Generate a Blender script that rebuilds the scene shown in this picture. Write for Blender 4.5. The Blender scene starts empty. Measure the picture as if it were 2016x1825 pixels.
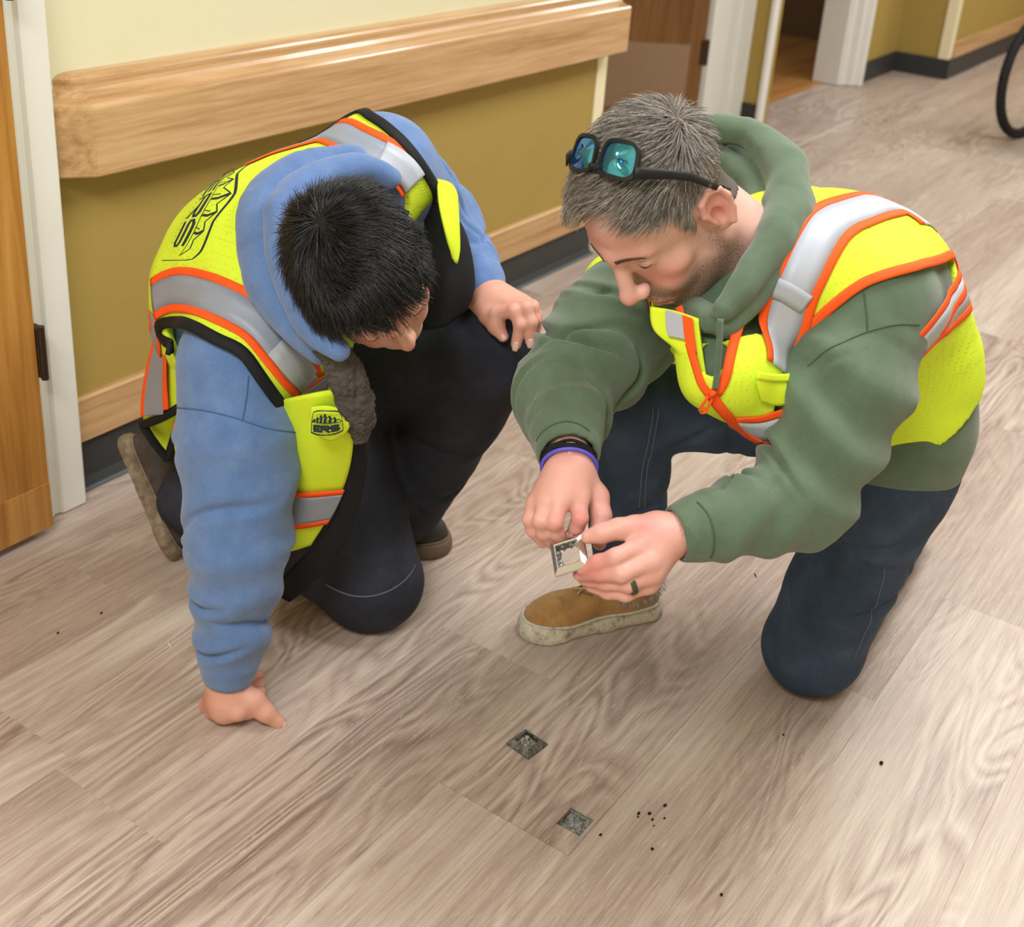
import bpy, bmesh, math, random
import numpy as np
from mathutils import Vector, Matrix
SC = bpy.context.scene; COL = SC.collection
random.seed(7)
# ---------------------------------------------------------------- camera, light, exposure
cam = bpy.data.cameras.new('camera'); cam_o = bpy.data.objects.new('camera', cam); COL.objects.link(cam_o)
CAMX, CAMF = [[0.566644, 0.303958, -0.765849, 0.0], [-0.821225, 0.284052, -0.494878, 0.0], [0.067119, 0.909353, 0.410574, 1.36], [0, 0, 0, 1]], 2478.37
cam_o.matrix_world = Matrix(CAMX)
cam.sensor_fit = 'HORIZONTAL'; cam.sensor_width = 36.0; cam.lens = CAMF / 2016 * 36
cam.shift_y = -(912.5 - 700.0) / 2016
cam.clip_start = .05; cam.clip_end = 60
cam.dof.use_dof = True; cam.dof.focus_distance = 1.78; cam.dof.aperture_fstop = 5.6
SC.camera = cam_o
W = bpy.data.worlds.new('hall_ambient'); SC.world = W; W.use_nodes = True
W.node_tree.nodes['Background'].inputs[0].default_value = (.92, .95, 1, 1)
W.node_tree.nodes['Background'].inputs[1].default_value = .35
SC.view_settings.view_transform = 'Standard'; SC.view_settings.look = 'None'
SC.view_settings.gamma = 1; SC.view_settings.use_curve_mapping = False
SC.view_settings.exposure = -0.09
def area(name, loc, sx, sy, power, col=(.97, .985, 1)):
    l = bpy.data.lights.new(name, 'AREA'); l.shape = 'RECTANGLE'; l.size = sx; l.size_y = sy
    l.energy = power; l.color = col
    o = bpy.data.objects.new(name, l); COL.objects.link(o); o.location = loc; return o
for i, (lx, ly, pw) in enumerate([(-.4, .35, 62), (2.0, .35, 44), (4.4, .35, 44), (6.6, .35, 44), (8.8, .35, 40)]):
    area('ceiling_lamp', (lx, ly, 2.405), .58, 1.15, pw)
# ---------------------------------------------------------------- signed-distance modelling (numpy only)
def A3(*v): return np.array(v if len(v) > 1 else v[0], dtype=np.float64)
def nrm(v):
    v = np.asarray(v, float); return v / (np.linalg.norm(v, axis=-1, keepdims=True) + 1e-12)
def frame(f, u):
    """columns x(right) y(forward) z(up) from forward and an up hint"""
    f = nrm(f); x = nrm(np.cross(f, u)); return np.stack([x, f, np.cross(x, f)], 1)
class Prim:
    """C tapered capsule, E ellipsoid, B rounded box; op u/s = smooth union / subtraction"""
    def __init__(s, kind, k=0.0, op='u', **a):
        s.kind, s.k, s.op = kind, k, op; s.fold = a.get('fold'); s.amp = 0.0
        if s.fold: s.amp = s.fold[0]
        if kind == 'C':
            s.a, s.b, s.ra, s.rb = A3(a['a']), A3(a['b']), a['ra'], a['rb']
            s.ba = s.b - s.a; s.L = np.linalg.norm(s.ba) + 1e-9; s.u = s.ba / s.L
            s.flat = None
            if a.get('flat'):
                w, sc = a['flat']; w = A3(w); s.flat = (nrm(w - (w @ s.u) * s.u), sc)
            h = A3(0, 0, 1) if abs(s.u[2]) < .9 else A3(1, 0, 0)
            s.e1 = nrm(np.cross(s.u, h)); s.e2 = np.cross(s.u, s.e1)
        else:
            s.c, s.R, s.r = A3(a['c']), np.asarray(a['R'], float), A3(a['r']); s.rd = a.get('rd', 0)
    def d(s, P):
        if s.kind == 'C':
            q = P - s.a
            al = q @ s.u; t = np.clip(al / s.L, 0, 1)
            v = q - t[..., None] * s.ba
            r = s.ra + (s.rb - s.ra) * t
            if s.flat is None:
                d = np.sqrt((v * v).sum(-1)) - r
            else:
                w, sc = s.flat
                m = v + (sc - 1) * (v @ w)[..., None] * w
                l = np.sqrt((m * m).sum(-1)) + 1e-9
                g = m / l[..., None]; g = g + (sc - 1) * (g @ w)[..., None] * w
                d = (l - r) / np.sqrt((g * g).sum(-1) + 1e-12)
            if s.fold:
                amp, fr, seed, t0, t1 = s.fold
                ph = np.arctan2(v @ s.e2, v @ s.e1); x = al / s.L
                w = np.clip((x - t0) / .18, 0, 1) * np.clip((t1 - x) / .18, 0, 1)
                a1 = .5 * fr * al + 1.2 * np.sin(ph + seed) + .5 * np.sin(2 * ph + 2.1 * seed) + 3 * seed
                a2 = .36 * fr * al - 1.3 * np.sin(ph + 1.7 * seed) + .6 * np.sin(2 * ph + seed) + seed
                m1 = np.clip(.35 + .9 * np.sin(1.0 * ph + seed * 5.1 + 7 * al), 0, 1)
                m2 = np.clip(.35 + .9 * np.sin(ph - seed * 3.7 - 9 * al), 0, 1)
                v1 = np.exp(-(np.sin(a1) / .24) ** 2); v2 = np.exp(-(np.sin(a2) / .17) ** 2)
                d = d - amp * w * (.25 * np.cos(2 * a1) - .85 * v1 * m1 - .7 * v2 * m2 + .22)
            return d
        q = (P - s.c) @ s.R
        if s.kind == 'E':
            k0 = np.sqrt(((q / s.r) ** 2).sum(-1)); k1 = np.sqrt(((q / s.r ** 2) ** 2).sum(-1)) + 1e-9
            return k0 * (k0 - 1) / k1
        q = np.abs(q) - s.r + s.rd
        return np.sqrt((np.maximum(q, 0) ** 2).sum(-1)) + np.minimum(q.max(-1), 0) - s.rd
    def box(s):
        if s.kind == 'C':
            r = max(s.ra, s.rb) + s.amp; return np.minimum(s.a, s.b) - r, np.maximum(s.a, s.b) + r
        e = (np.abs(s.R) * s.r).sum(1) + s.amp; return s.c - e, s.c + e
def comb(D, d, k, op):
    if op == 'u':
        if k <= 0: return np.minimum(D, d)
        h = np.maximum(k - np.abs(D - d), 0) / k
        return np.minimum(D, d) - h * h * k * .25
    d = -d
    if k <= 0: return np.maximum(D, d)
    h = np.maximum(k - np.abs(D - d), 0) / k
    return np.maximum(D, d) + h * h * k * .25
class Body:
    def __init__(s, wr=None): s.p = []; s.wr = wr      # wr: (amplitude, function(P)) extra relief
    def cone(s, a, b, ra, rb, k=.03, flat=None, fold=None, op='u'):
        s.p.append(Prim('C', k, op, a=a, b=b, ra=ra, rb=rb, flat=flat, fold=fold)); return s
    def chain(s, pts, rad, k=.03, flat=None, fold=None):
        for i in range(len(pts) - 1):
            s.cone(pts[i], pts[i + 1], rad[i], rad[i + 1], k, flat, fold)
        return s
    def ell(s, c, r, R=None, k=.03, op='u'):
        s.p.append(Prim('E', k, op, c=c, r=r, R=np.eye(3) if R is None else R)); return s
    def boxp(s, c, r, R=None, rd=.01, k=.0, op='u'):
        s.p.append(Prim('B', k, op, c=c, r=r, R=np.eye(3) if R is None else R, rd=rd)); return s
    def ev(s, P):
        P = np.asarray(P, float); D = np.full(P.shape[:-1], 9.)
        for q in s.p: D = comb(D, q.d(P), q.k, q.op)
        if s.wr: D = D - s.wr[1](P)
        return D
    def grad(s, P, e=.002):
        g = 0
        for t in ((1, 1, 1), (1, -1, -1), (-1, 1, -1), (-1, -1, 1)):
            t = A3(t); g = g + s.ev(P + e * t)[..., None] * t
        return nrm(g)
    def proj(s, P, off, it=5, mx=.05):
        P = np.array(P, float)
        for _ in range(it):
            n = s.grad(P); P = P - np.clip(s.ev(P) - off, -mx, mx)[..., None] * n
        return P
    def mesh(s, h, lo=None, hi=None, iso=0.0, clip=None):
        """sparse surface nets at spacing h; clip = Body-like function cutting the solid"""
        bl = [q.box() for q in s.p if q.op == 'u']
        l0 = np.min([b[0] for b in bl], 0) - .02 - iso; h0 = np.max([b[1] for b in bl], 0) + .02 + iso
        if lo is not None: l0 = np.maximum(l0, lo)
        if hi is not None: h0 = np.minimum(h0, hi)
        N = 8; bs = N * h; hb = bs * .87
        n = np.ceil((h0 - l0) / bs).astype(int) + 1
        ib = np.stack(np.meshgrid(*[np.arange(k) for k in n], indexing='ij'), -1).reshape(-1, 3)
        c = l0 + (ib + .5) * bs
        raw = np.stack([q.d(c) for q in s.p], 0)
        D = np.full(len(c), 9.)
        for r, q in zip(raw, s.p): D = comb(D, r, q.k, q.op)
        wa = s.wr[0] if s.wr else 0
        mxamp = max([q.amp for q in s.p]) + wa
        act = np.abs(D - iso) < hb * 1.6 + mxamp + .006
        ib, raw, D = ib[act], raw[:, act], D[act]
        g = np.stack(np.meshgrid(*[np.arange(N + 1)] * 3, indexing='ij'), -1)
        K, V, F = [], [], []
        M = 1 << 20
        def key(i): return (i[..., 0] * M + i[..., 1]) * M + i[..., 2]
        ce = np.array([[x, y, z] for x in (0, 1) for y in (0, 1) for z in (0, 1)])
        ed = [(a, b) for a in range(8) for b in range(a + 1, 8) if np.abs(ce[a] - ce[b]).sum() == 1]
        for c0 in range(0, len(ib), 300):
            sl = slice(c0, c0 + 300); I = ib[sl]
            L = (I[:, None, None, None, :] * N + g[None] + 1)          # lattice index (offset 1)
            P = (l0 + (L - 1) * h).astype(np.float64)
            d = np.full(P.shape[:-1], 9.)
            for j, q in enumerate(s.p):
                if q.op == 'u': rel = raw[j, sl] < np.maximum(D[sl], -9) + 3.2 * hb + q.k + 2 * mxamp
                else: rel = raw[j, sl] < 2.2 * hb + q.k + mxamp
                if rel.any(): d[rel] = comb(d[rel], q.d(P[rel]), q.k, q.op)
            if s.wr: d -= s.wr[1](P)
            d -= iso
            if clip is not None: d = np.maximum(d, clip(P))
            ins = d < 0
            cs = np.stack([d[:, x:x + N, y:y + N, z:z + N] for x, y, z in ce], -1)
            si = (cs < 0).sum(-1); m = (si > 0) & (si < 8)
            cv = cs[m]; base = L[:, :N, :N, :N][m]
            acc = np.zeros((len(cv), 3)); cnt = np.zeros(len(cv))
            for a, b in ed:
                x = (cv[:, a] < 0) != (cv[:, b] < 0)
                t = np.where(x, cv[:, a] / (cv[:, a] - cv[:, b] + 1e-20), 0)
                acc += np.where(x[:, None], ce[a] + (ce[b] - ce[a]) * t[:, None], 0); cnt += x
            K.append(key(base)); V.append(l0 + (base - 1 + acc / cnt[:, None]) * h)
            for ax in range(3):
                o = [0, 0, 0]; o[ax] = 1
                A = ins[:, :N, :N, :N]; B = ins[:, o[0]:N + o[0], o[1]:N + o[1], o[2]:N + o[2]]
                x = A != B
                if not x.any(): continue
                b0 = L[:, :N, :N, :N][x]; fl = A[x]
                e1 = np.zeros(3, int); e1[(ax + 1) % 3] = 1; e2 = np.zeros(3, int); e2[(ax + 2) % 3] = 1
                q = np.stack([key(b0), key(b0 - e1), key(b0 - e1 - e2), key(b0 - e2)], 1)
                q[~fl] = q[~fl][:, ::-1]; F.append(q)
        K = np.concatenate(K); V = np.concatenate(V); F = np.concatenate(F)
        o = np.argsort(K, kind='stable'); K, V = K[o], V[o]
        ix = np.clip(np.searchsorted(K, F), 0, len(K) - 1)
        ok = (K[ix] == F).all(1)
        return V, ix[ok]
def catmull(P, n):
    """n samples along the Catmull-Rom curve through P (chord-length spacing)"""
    P = np.asarray(P, float)
    if len(P) == 1: return np.repeat(P, n, 0)
    t = np.r_[0, np.cumsum(np.sqrt(np.linalg.norm(np.diff(P, axis=0), axis=1)) + 1e-6)]
    if len(P) == 2:
        s = np.linspace(0, 1, n)[:, None]; return P[0] * (1 - s) + P[1] * s
    m = np.empty_like(P)
    dt = np.diff(t)[:, None]; sl = np.diff(P, axis=0) / dt
    m[1:-1] = (sl[:-1] * dt[1:] + sl[1:] * dt[:-1]) / (dt[1:] + dt[:-1])
    m[0] = 1.5 * sl[0] - .5 * m[1]; m[-1] = 1.5 * sl[-1] - .5 * m[-2]
    # even spacing by arc length
    def at(x):
        i = np.clip(np.searchsorted(t, x, 'right') - 1, 0, len(P) - 2)
        h = (t[i + 1] - t[i])[:, None]; u = ((x - t[i])[:, None]) / h
        return (2*u**3-3*u**2+1)*P[i] + (u**3-2*u**2+u)*h*m[i] + (-2*u**3+3*u**2)*P[i+1] + (u**3-u**2)*h*m[i+1]
    x = np.linspace(0, t[-1], 12 * len(P) + n); Q = at(x)
    s = np.r_[0, np.cumsum(np.linalg.norm(np.diff(Q, axis=0), axis=1))]
    return at(np.interp(np.linspace(0, s[-1], n), s, x))
def shell(G, th, body=None, nrmls=None):
    """closed thin sheet from grid G (nv,nu,3) with thickness th along the normal -> verts, quads, (u,v) per vertex"""
    nv, nu = G.shape[:2]
    if nrmls is None:
        if body is not None: nrmls = body.grad(G)
        else:
            du = np.gradient(G, axis=1); dv = np.gradient(G, axis=0); nrmls = nrm(np.cross(du, dv))
    T = G + nrmls * th
    V = np.concatenate([T.reshape(-1, 3), G.reshape(-1, 3)])
    i = np.arange(nv * nu).reshape(nv, nu); b = i + nv * nu
    q = lambda a, b_, c, d: np.stack([a, b_, c, d], -1).reshape(-1, 4)
    F = [q(i[:-1, :-1], i[:-1, 1:], i[1:, 1:], i[1:, :-1]), q(b[:-1, :-1], b[1:, :-1], b[1:, 1:], b[:-1, 1:]),
         q(i[0, :-1], b[0, :-1], b[0, 1:], i[0, 1:]), q(i[-1, 1:], b[-1, 1:], b[-1, :-1], i[-1, :-1]),
         q(i[1:, 0], b[1:, 0], b[:-1, 0], i[:-1, 0]), q(i[:-1, -1], b[:-1, -1], b[1:, -1], i[1:, -1])]
    uu, vv = np.meshgrid(np.linspace(0, 1, nu), np.linspace(0, 1, nv))
    UV = np.stack([uu, vv], -1).reshape(-1, 2)
    F = np.concatenate(F)
    a, c, d = T[nv // 2, nu // 2], T[nv // 2, min(nu // 2 + 1, nu - 1)], T[min(nv // 2 + 1, nv - 1), nu // 2]
    if np.dot(np.cross(c - a, d - a), nrmls[nv // 2, nu // 2]) < 0: F = F[:, ::-1]
    return V, F, np.concatenate([UV, UV])
def sheet_grid(rows, nu, nv, body=None, off=.004, it=5):
    R = np.stack([catmull(r, nu) for r in rows], 0)
    G = np.stack([catmull(R[:, j], nv) for j in range(nu)], 1)
    if body is not None:
        G = body.proj(G, off, it)
    return G
def ribbon_grid(path, w, n, body, off, m=5, closed=False, shift=0.0):
    """strip of width w (scalar or array) following path on the body"""
    p = catmull(path, n); p = body.proj(p, off)
    for _ in range(2):
        q = p.copy(); q[1:-1] = (p[:-2] + 2 * p[1:-1] + p[2:]) / 4; p = body.proj(q, off, 2)
    if closed: tg = np.roll(p, -1, 0) - np.roll(p, 1, 0)
    else: tg = np.gradient(p, axis=0)
    nn = body.grad(p); sd = nrm(np.cross(nrm(tg), nn))
    w = np.broadcast_to(np.asarray(w, float), (n,))
    x = np.linspace(-.5, .5, m)
    G = p[:, None, :] + sd[:, None, :] * (x[None, :, None] * w[:, None, None] + shift)
    return body.proj(G, off, 3)
def tube(path, r, ns=8, cap=True, flat=None):
    """swept tube; r scalar or per-point"""
    p = np.asarray(path, float); n = len(p); r = np.broadcast_to(np.asarray(r, float), (n,))
    tg = nrm(np.gradient(p, axis=0))
    u = np.cross(tg[0], A3(0, 0, 1) if abs(tg[0][2]) < .9 else A3(1, 0, 0)); u = nrm(u)
    U = []
    for i in range(n):
        u = nrm(u - (u @ tg[i]) * tg[i]); U.append(u)
    U = np.array(U); W = np.cross(tg, U)
    a = np.arange(ns) * 2 * np.pi / ns
    V = (p[:, None] + r[:, None, None] * (np.cos(a)[None, :, None] * U[:, None] + np.sin(a)[None, :, None] * W[:, None])).reshape(-1, 3)
    i = np.arange(n * ns).reshape(n, ns); j = np.roll(i, -1, 1)
    F = [tuple(x) for x in np.stack([i[:-1], j[:-1], j[1:], i[1:]], -1).reshape(-1, 4)]
    if cap: F += [tuple(i[0, ::-1]), tuple(i[-1])]
    return V, F
def join(parts):
    V, F, o = [], [], 0
    for v, f in parts:
        V.append(np.asarray(v)); F += [tuple(int(k) + o for k in q) for q in f]; o += len(v)
    return np.concatenate(V), F
def hsh(i, k=0.0):
    x = np.sin(np.asarray(i, float) * 12.9898 + k * 78.233) * 43758.5453; return x - np.floor(x)
def wob(P, f, seed=0):
    """cheap smooth 3-D wobble in -1..1"""
    x, y, z = P[..., 0] * f, P[..., 1] * f, P[..., 2] * f
    return (np.sin(x + 1.7 * np.sin(y * .9 + seed) + seed) + np.sin(y * 1.1 + 1.6 * np.sin(z * .8 + 2 * seed) + 2.3 * seed)
            + np.sin(z * .95 + 1.5 * np.sin(x * 1.05 + .5 * seed) + 4.1 * seed)) / 3

# ---------------------------------------------------------------- blender helpers
def s2l(c):
    c = c / 255; return c / 12.92 if c <= .04045 else ((c + .055) / 1.055) ** 2.4
def rgb(r, g, b): return (s2l(r), s2l(g), s2l(b), 1)
class NT:
    def __init__(s, name):
        s.m = bpy.data.materials.new(name); s.m.use_nodes = True; s.t = s.m.node_tree
        s.b = s.t.nodes['Principled BSDF']
    def n(s, ty, **k):
        x = s.t.nodes.new(ty)
        for a, v in k.items():
            if a.startswith('i_'):
                key = a[2:]; key = int(key) if key.isdigit() else key.replace('_', ' ')
                s.put(x.inputs[key], v)
            else: setattr(x, a, v)
        return x
    def put(s, sock, v):
        if isinstance(v, bpy.types.NodeSocket): s.t.links.new(v, sock)
        else: sock.default_value = v
    def ramp(s, fac, stops, interp='LINEAR'):
        r = s.n('ShaderNodeValToRGB'); s.put(r.inputs[0], fac); r.color_ramp.interpolation = interp
        e = r.color_ramp.elements
        while len(e) < len(stops): e.new(.5)
        for q, (p, c) in zip(e, stops): q.position = p; q.color = c if len(c) == 4 else (*c, 1)
        return r.outputs[0]
    def noise(s, vec, scale, detail=4, rough=.55, dist=0.):
        x = s.n('ShaderNodeTexNoise'); s.put(x.inputs['Vector'], vec) if vec is not None else None
        x.inputs['Scale'].default_value = scale; x.inputs['Detail'].default_value = detail
        x.inputs['Roughness'].default_value = rough; x.inputs['Distortion'].default_value = dist
        return x.outputs['Fac']
    def mapv(s, vec, sc=(1, 1, 1), loc=(0, 0, 0), rot=(0, 0, 0)):
        x = s.n('ShaderNodeMapping'); s.put(x.inputs[0], vec)
        x.inputs['Scale'].default_value = sc; x.inputs['Location'].default_value = loc; x.inputs['Rotation'].default_value = rot
        return x.outputs[0]
    def mix(s, f, a, b, mode='MIX'):
        x = s.n('ShaderNodeMix', data_type='RGBA', blend_type=mode)
        s.put(x.inputs[0], f); s.put(x.inputs[6], a); s.put(x.inputs[7], b); return x.outputs[2]
    def math(s, op, a, b=0., c=0.):
        x = s.n('ShaderNodeMath', operation=op); s.put(x.inputs[0], a); s.put(x.inputs[1], b); s.put(x.inputs[2], c); return x.outputs[0]
    def co(s, k='Object'): return s.n('ShaderNodeTexCoord').outputs[k]
    def attr(s, name):
        x = s.n('ShaderNodeAttribute'); x.attribute_name = name; return x
    def bump(s, h, st=.2, dist=.002):
        x = s.n('ShaderNodeBump'); s.put(x.inputs['Height'], h); x.inputs['Strength'].default_value = st
        x.inputs['Distance'].default_value = dist; s.put(s.b.inputs['Normal'], x.outputs[0])
    def set(s, col=None, rough=None, spec=None, metal=None, sheen=None):
        if col is not None: s.put(s.b.inputs['Base Color'], col)
        if rough is not None: s.put(s.b.inputs['Roughness'], rough)
        if spec is not None: s.b.inputs['Specular IOR Level'].default_value = spec
        if metal is not None: s.b.inputs['Metallic'].default_value = metal
        if sheen is not None: s.b.inputs['Sheen Weight'].default_value = sheen; s.b.inputs['Sheen Roughness'].default_value = .6
        return s
def plain(name, c, rough=.6, spec=.3, metal=0, bump=None, vary=.06):
    t = NT(name); v = t.co()
    f = t.noise(v, 9, 5); k = 1 - vary
    col = t.mix(f, (c[0] * k, c[1] * k, c[2] * k, 1), (min(1, c[0] * (2 - k)), min(1, c[1] * (2 - k)), min(1, c[2] * (2 - k)), 1))
    t.set(col, rough, spec, metal)
    if bump: t.bump(t.noise(v, bump[0], 3), bump[1], bump[2] if len(bump) > 2 else .001)
    return t.m
def obj(name, V, F, m, parent=None, smooth=True, label=None, kind=None):
    me = bpy.data.meshes.new(name)
    V = np.asarray(V, np.float64)
    if isinstance(F, np.ndarray):
        nf, k = F.shape
        me.vertices.add(len(V)); me.vertices.foreach_set('co', V.astype(np.float32).ravel())
        me.loops.add(nf * k); me.loops.foreach_set('vertex_index', F.astype(np.int32).ravel())
        me.polygons.add(nf); me.polygons.foreach_set('loop_start', np.arange(0, nf * k, k, dtype=np.int32))
        me.update(calc_edges=True)
    else: me.from_pydata([tuple(v) for v in V], [], [tuple(int(i) for i in f) for f in F])
    me.validate()
    if smooth: me.polygons.foreach_set('use_smooth', np.ones(len(me.polygons), bool))
    o = bpy.data.objects.new(name, me); COL.objects.link(o)
    if m: me.materials.append(m)
    if parent: o.parent = parent
    if label: o['label'] = label
    if kind: o['kind'] = kind
    return o
def recentre(o, c):
    """put a mesh object's origin at c (world), keeping the shape where it is"""
    c = Vector(c); o.data.transform(Matrix.Translation(-c)); o.location = c; return o
def tag(o, label, cat, group=None, kind=None):
    o['label'] = label; o['category'] = cat
    if group: o['group'] = group
    if kind: o['kind'] = kind
    return o
def struct(o): o['kind'] = 'structure'; return o
def empty(name, loc=(0, 0, 0)):
    o = bpy.data.objects.new(name, None); COL.objects.link(o); o.location = loc; o.empty_display_size = .05; return o
def par(ch, p):
    """parent keeping the world place"""
    ch.parent = p; ch.matrix_parent_inverse = Matrix.Translation(-p.location); return ch
def vattr(o, name, vals):
    a = o.data.attributes.new(name, 'FLOAT', 'POINT'); a.data.foreach_set('value', np.asarray(vals, np.float32))
def boxvf(lo, hi, bev=.002):
    """box with chamfered edges: verts and faces"""
    bm = bmesh.new(); bmesh.ops.create_cube(bm, size=1)
    lo, hi = Vector(lo), Vector(hi)
    for v in bm.verts: v.co = Vector([lo[i] + (v.co[i] + .5) * (hi[i] - lo[i]) for i in range(3)])
    if bev > 0: bmesh.ops.bevel(bm, geom=list(bm.edges), offset=bev, segments=1, affect='EDGES')
    bm.verts.index_update(); V = [tuple(v.co) for v in bm.verts]; F = [tuple(v.index for v in f.verts) for f in bm.faces]; bm.free(); return V, F
def prism(prof, axis, a, b):
    """extrude a closed 2-D profile along an axis (0:x -> (y,z), 1:y -> (x,z), 2:z -> (x,y))"""
    n = len(prof); V = []
    for t in (a, b):
        for p, q in prof: V.append((t, p, q) if axis == 0 else (p, t, q) if axis == 1 else (p, q, t))
    F = [(i, (i + 1) % n, n + (i + 1) % n, n + i) for i in range(n)] + [tuple(range(n))[::-1], tuple(range(n, 2 * n))]
    return V, F
def fixn(o):
    bm = bmesh.new(); bm.from_mesh(o.data); bmesh.ops.recalc_face_normals(bm, faces=bm.faces); bm.to_mesh(o.data); bm.free(); return o
def bx(name, lo, hi, m, parent=None, bev=.002, **k): return obj(name, *boxvf(lo, hi, bev), m, parent, smooth=False, **k)
# ---------------------------------------------------------------- surfaces
def wood(name, dark, mid, light, axis=0, grain=60, rough=.35, spec=.45, coat=0.):
    t = NT(name); v = t.co(); sc = [grain] * 3; sc[axis] = grain * .045
    oi = t.n('ShaderNodeObjectInfo').outputs['Random']
    w = t.n('ShaderNodeVectorMath', operation='ADD'); t.put(w.inputs[0], t.mapv(v, sc)); cb = t.n('ShaderNodeCombineXYZ')
    for i in range(3): t.put(cb.inputs[i], t.math('MULTIPLY', oi, 37. + 11 * i))
    t.put(w.inputs[1], cb.outputs[0]); v2 = w.outputs[0]
    f = t.noise(v2, 1, 6, .62, .6)
    f2 = t.noise(t.mapv(v2, (.22, .22, .22)), 1, 3, .5, 1.2)
    g = t.math('MULTIPLY_ADD', f2, .5, t.math('MULTIPLY', f, .55))
    t.set(t.ramp(g, [(.36, dark), (.5, mid), (.66, light)]), rough, spec)
    t.bump(f, .12, .0006)
    if coat: t.b.inputs['Coat Weight'].default_value = coat; t.b.inputs['Coat Roughness'].default_value = .12
    return t.m
def floor_mat():
    t = NT('greige_oak_plank'); v = t.co(); oi = t.n('ShaderNodeObjectInfo').outputs['Random']
    cb = t.n('ShaderNodeCombineXYZ')
    for i, k in enumerate((53., 17., 29.)): t.put(cb.inputs[i], t.math('MULTIPLY', oi, k))
    def off(vec):
        w = t.n('ShaderNodeVectorMath', operation='ADD'); t.put(w.inputs[0], vec); t.put(w.inputs[1], cb.outputs[0]); return w.outputs[0]
    # cathedral figure: contour bands of a stretched noise
    big = t.noise(off(t.mapv(v, (1.6, 7.5, 1))), 1, 2, .45, .9)
    rings = t.math('FRACT', t.math('MULTIPLY', big, 13.))
    rings = t.math('ABSOLUTE', t.math('MULTIPLY_ADD', rings, 2., -1.))
    streak = t.noise(off(t.mapv(v, (3.2, 95, 1))), 1, 5, .65, .3)
    fine = t.noise(off(t.mapv(v, (14, 420, 1))), 1, 3, .6)
    wide = t.noise(off(t.mapv(v, (.9, 6, 1))), 1, 3, .5, .5)
    amp = t.ramp(t.noise(off(t.mapv(v, (.8, 4, 1), (5, 3, 1))), 1, 2), [(.42, (0, 0, 0)), (.62, (1, 1, 1))])
    a = t.math('MULTIPLY_ADD', t.math('MULTIPLY', t.math('SUBTRACT', rings, .5), amp), .27, .52)
    a = t.math('MULTIPLY_ADD', t.math('SUBTRACT', streak, .5), .55, a)
    a = t.math('MULTIPLY_ADD', t.math('SUBTRACT', wide, .5), .44, a)
    a = t.math('MULTIPLY_ADD', t.math('SUBTRACT', fine, .5), .38, a)
    a = t.math('MULTIPLY_ADD', t.math('SUBTRACT', oi, .5), .16, a)
    col = t.ramp(a, [(.16, rgb(120, 100, 90)), (.36, rgb(158, 138, 126)), (.52, rgb(181, 162, 150)), (.68, rgb(199, 184, 171)), (.88, rgb(216, 205, 193))])
    fl = t.ramp(t.noise(off(t.mapv(v, (38, 300, 1), (0, 0, 0), (0, 0, .5))), 1, 2, .5, 1.0), [(.60, (0, 0, 0)), (.72, (1, 1, 1))])
    col = t.mix(t.math('MULTIPLY', fl, .42), col, rgb(206, 194, 178))
    warm = t.noise(off(t.mapv(v, (.6, 3, 1), (9, 2, 1))), 1, 2)
    col = t.mix(t.ramp(warm, [(.5, (0, 0, 0)), (.75, (.35, .35, .35))]), col, rgb(190, 165, 135), 'MULTIPLY') if False else col
    t.set(col, t.math('MULTIPLY_ADD', streak, .12, .33), .38)
    t.bump(t.math('MULTIPLY_ADD', streak, .6, fine), .1, .0005)
    return t.m
M_FLOOR = floor_mat()
M_SUB = plain('floor_core', rgb(70, 62, 55), .9, .1)
M_OAK = wood('varnished_oak', rgb(168, 126, 82), rgb(192, 151, 105), rgb(208, 171, 126), 0, 120, .3, .5, .5)
M_OAKZ = wood('varnished_oak_post', rgb(176, 132, 84), rgb(203, 163, 112), rgb(221, 186, 138), 2, 70, .3, .5, .5)
M_OAKD = wood('oak_base_rail', rgb(160, 118, 72), rgb(190, 150, 104), rgb(208, 172, 128), 0, 70, .4, .4)
M_DOOR = wood('honey_oak_door', rgb(140, 90, 38), rgb(176, 122, 58), rgb(198, 146, 80), 2, 45, .35, .4, .3)
M_DOORD = wood('brown_oak_door', rgb(96, 62, 30), rgb(122, 84, 46), rgb(142, 102, 62), 2, 40, .4, .3)
M_CREAM = plain('cream_paint', rgb(224, 219, 188), .6, .25, vary=.02, bump=(220, .08, .001))
M_OLIVE = plain('olive_vinyl_wainscot', rgb(168, 144, 78), .55, .25, vary=.03, bump=(500, .1, .0006))
M_WHITE = plain('white_trim_paint', rgb(228, 227, 222), .4, .4, vary=.03)
M_TANP = plain('tan_frame_paint', rgb(214, 200, 170), .45, .4, vary=.04)
M_GUARD = plain('cream_corner_guard', rgb(238, 228, 194), .45, .4, vary=.02)
M_BASE = plain('charcoal_vinyl_base', rgb(52, 54, 55), .5, .4, vary=.08)
M_BASEL = plain('grey_vinyl_toe', rgb(96, 104, 108), .5, .4, vary=.08)
M_CEIL = plain('ceiling_tile', rgb(225, 222, 212), .9, .1)
M_KICK = plain('tan_kick_plate', rgb(152, 124, 98), .5, .3, vary=.03)
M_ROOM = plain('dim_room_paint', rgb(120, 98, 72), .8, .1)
M_HINGE = plain('dark_bronze', rgb(66, 54, 42), .45, .5, .7)
M_WOODFL = wood('orange_wood_floor', rgb(150, 100, 50), rgb(178, 124, 66), rgb(196, 142, 84), 0, 25, .35, .4)


WY = 1.9216          # corridor face of the left wall
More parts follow.
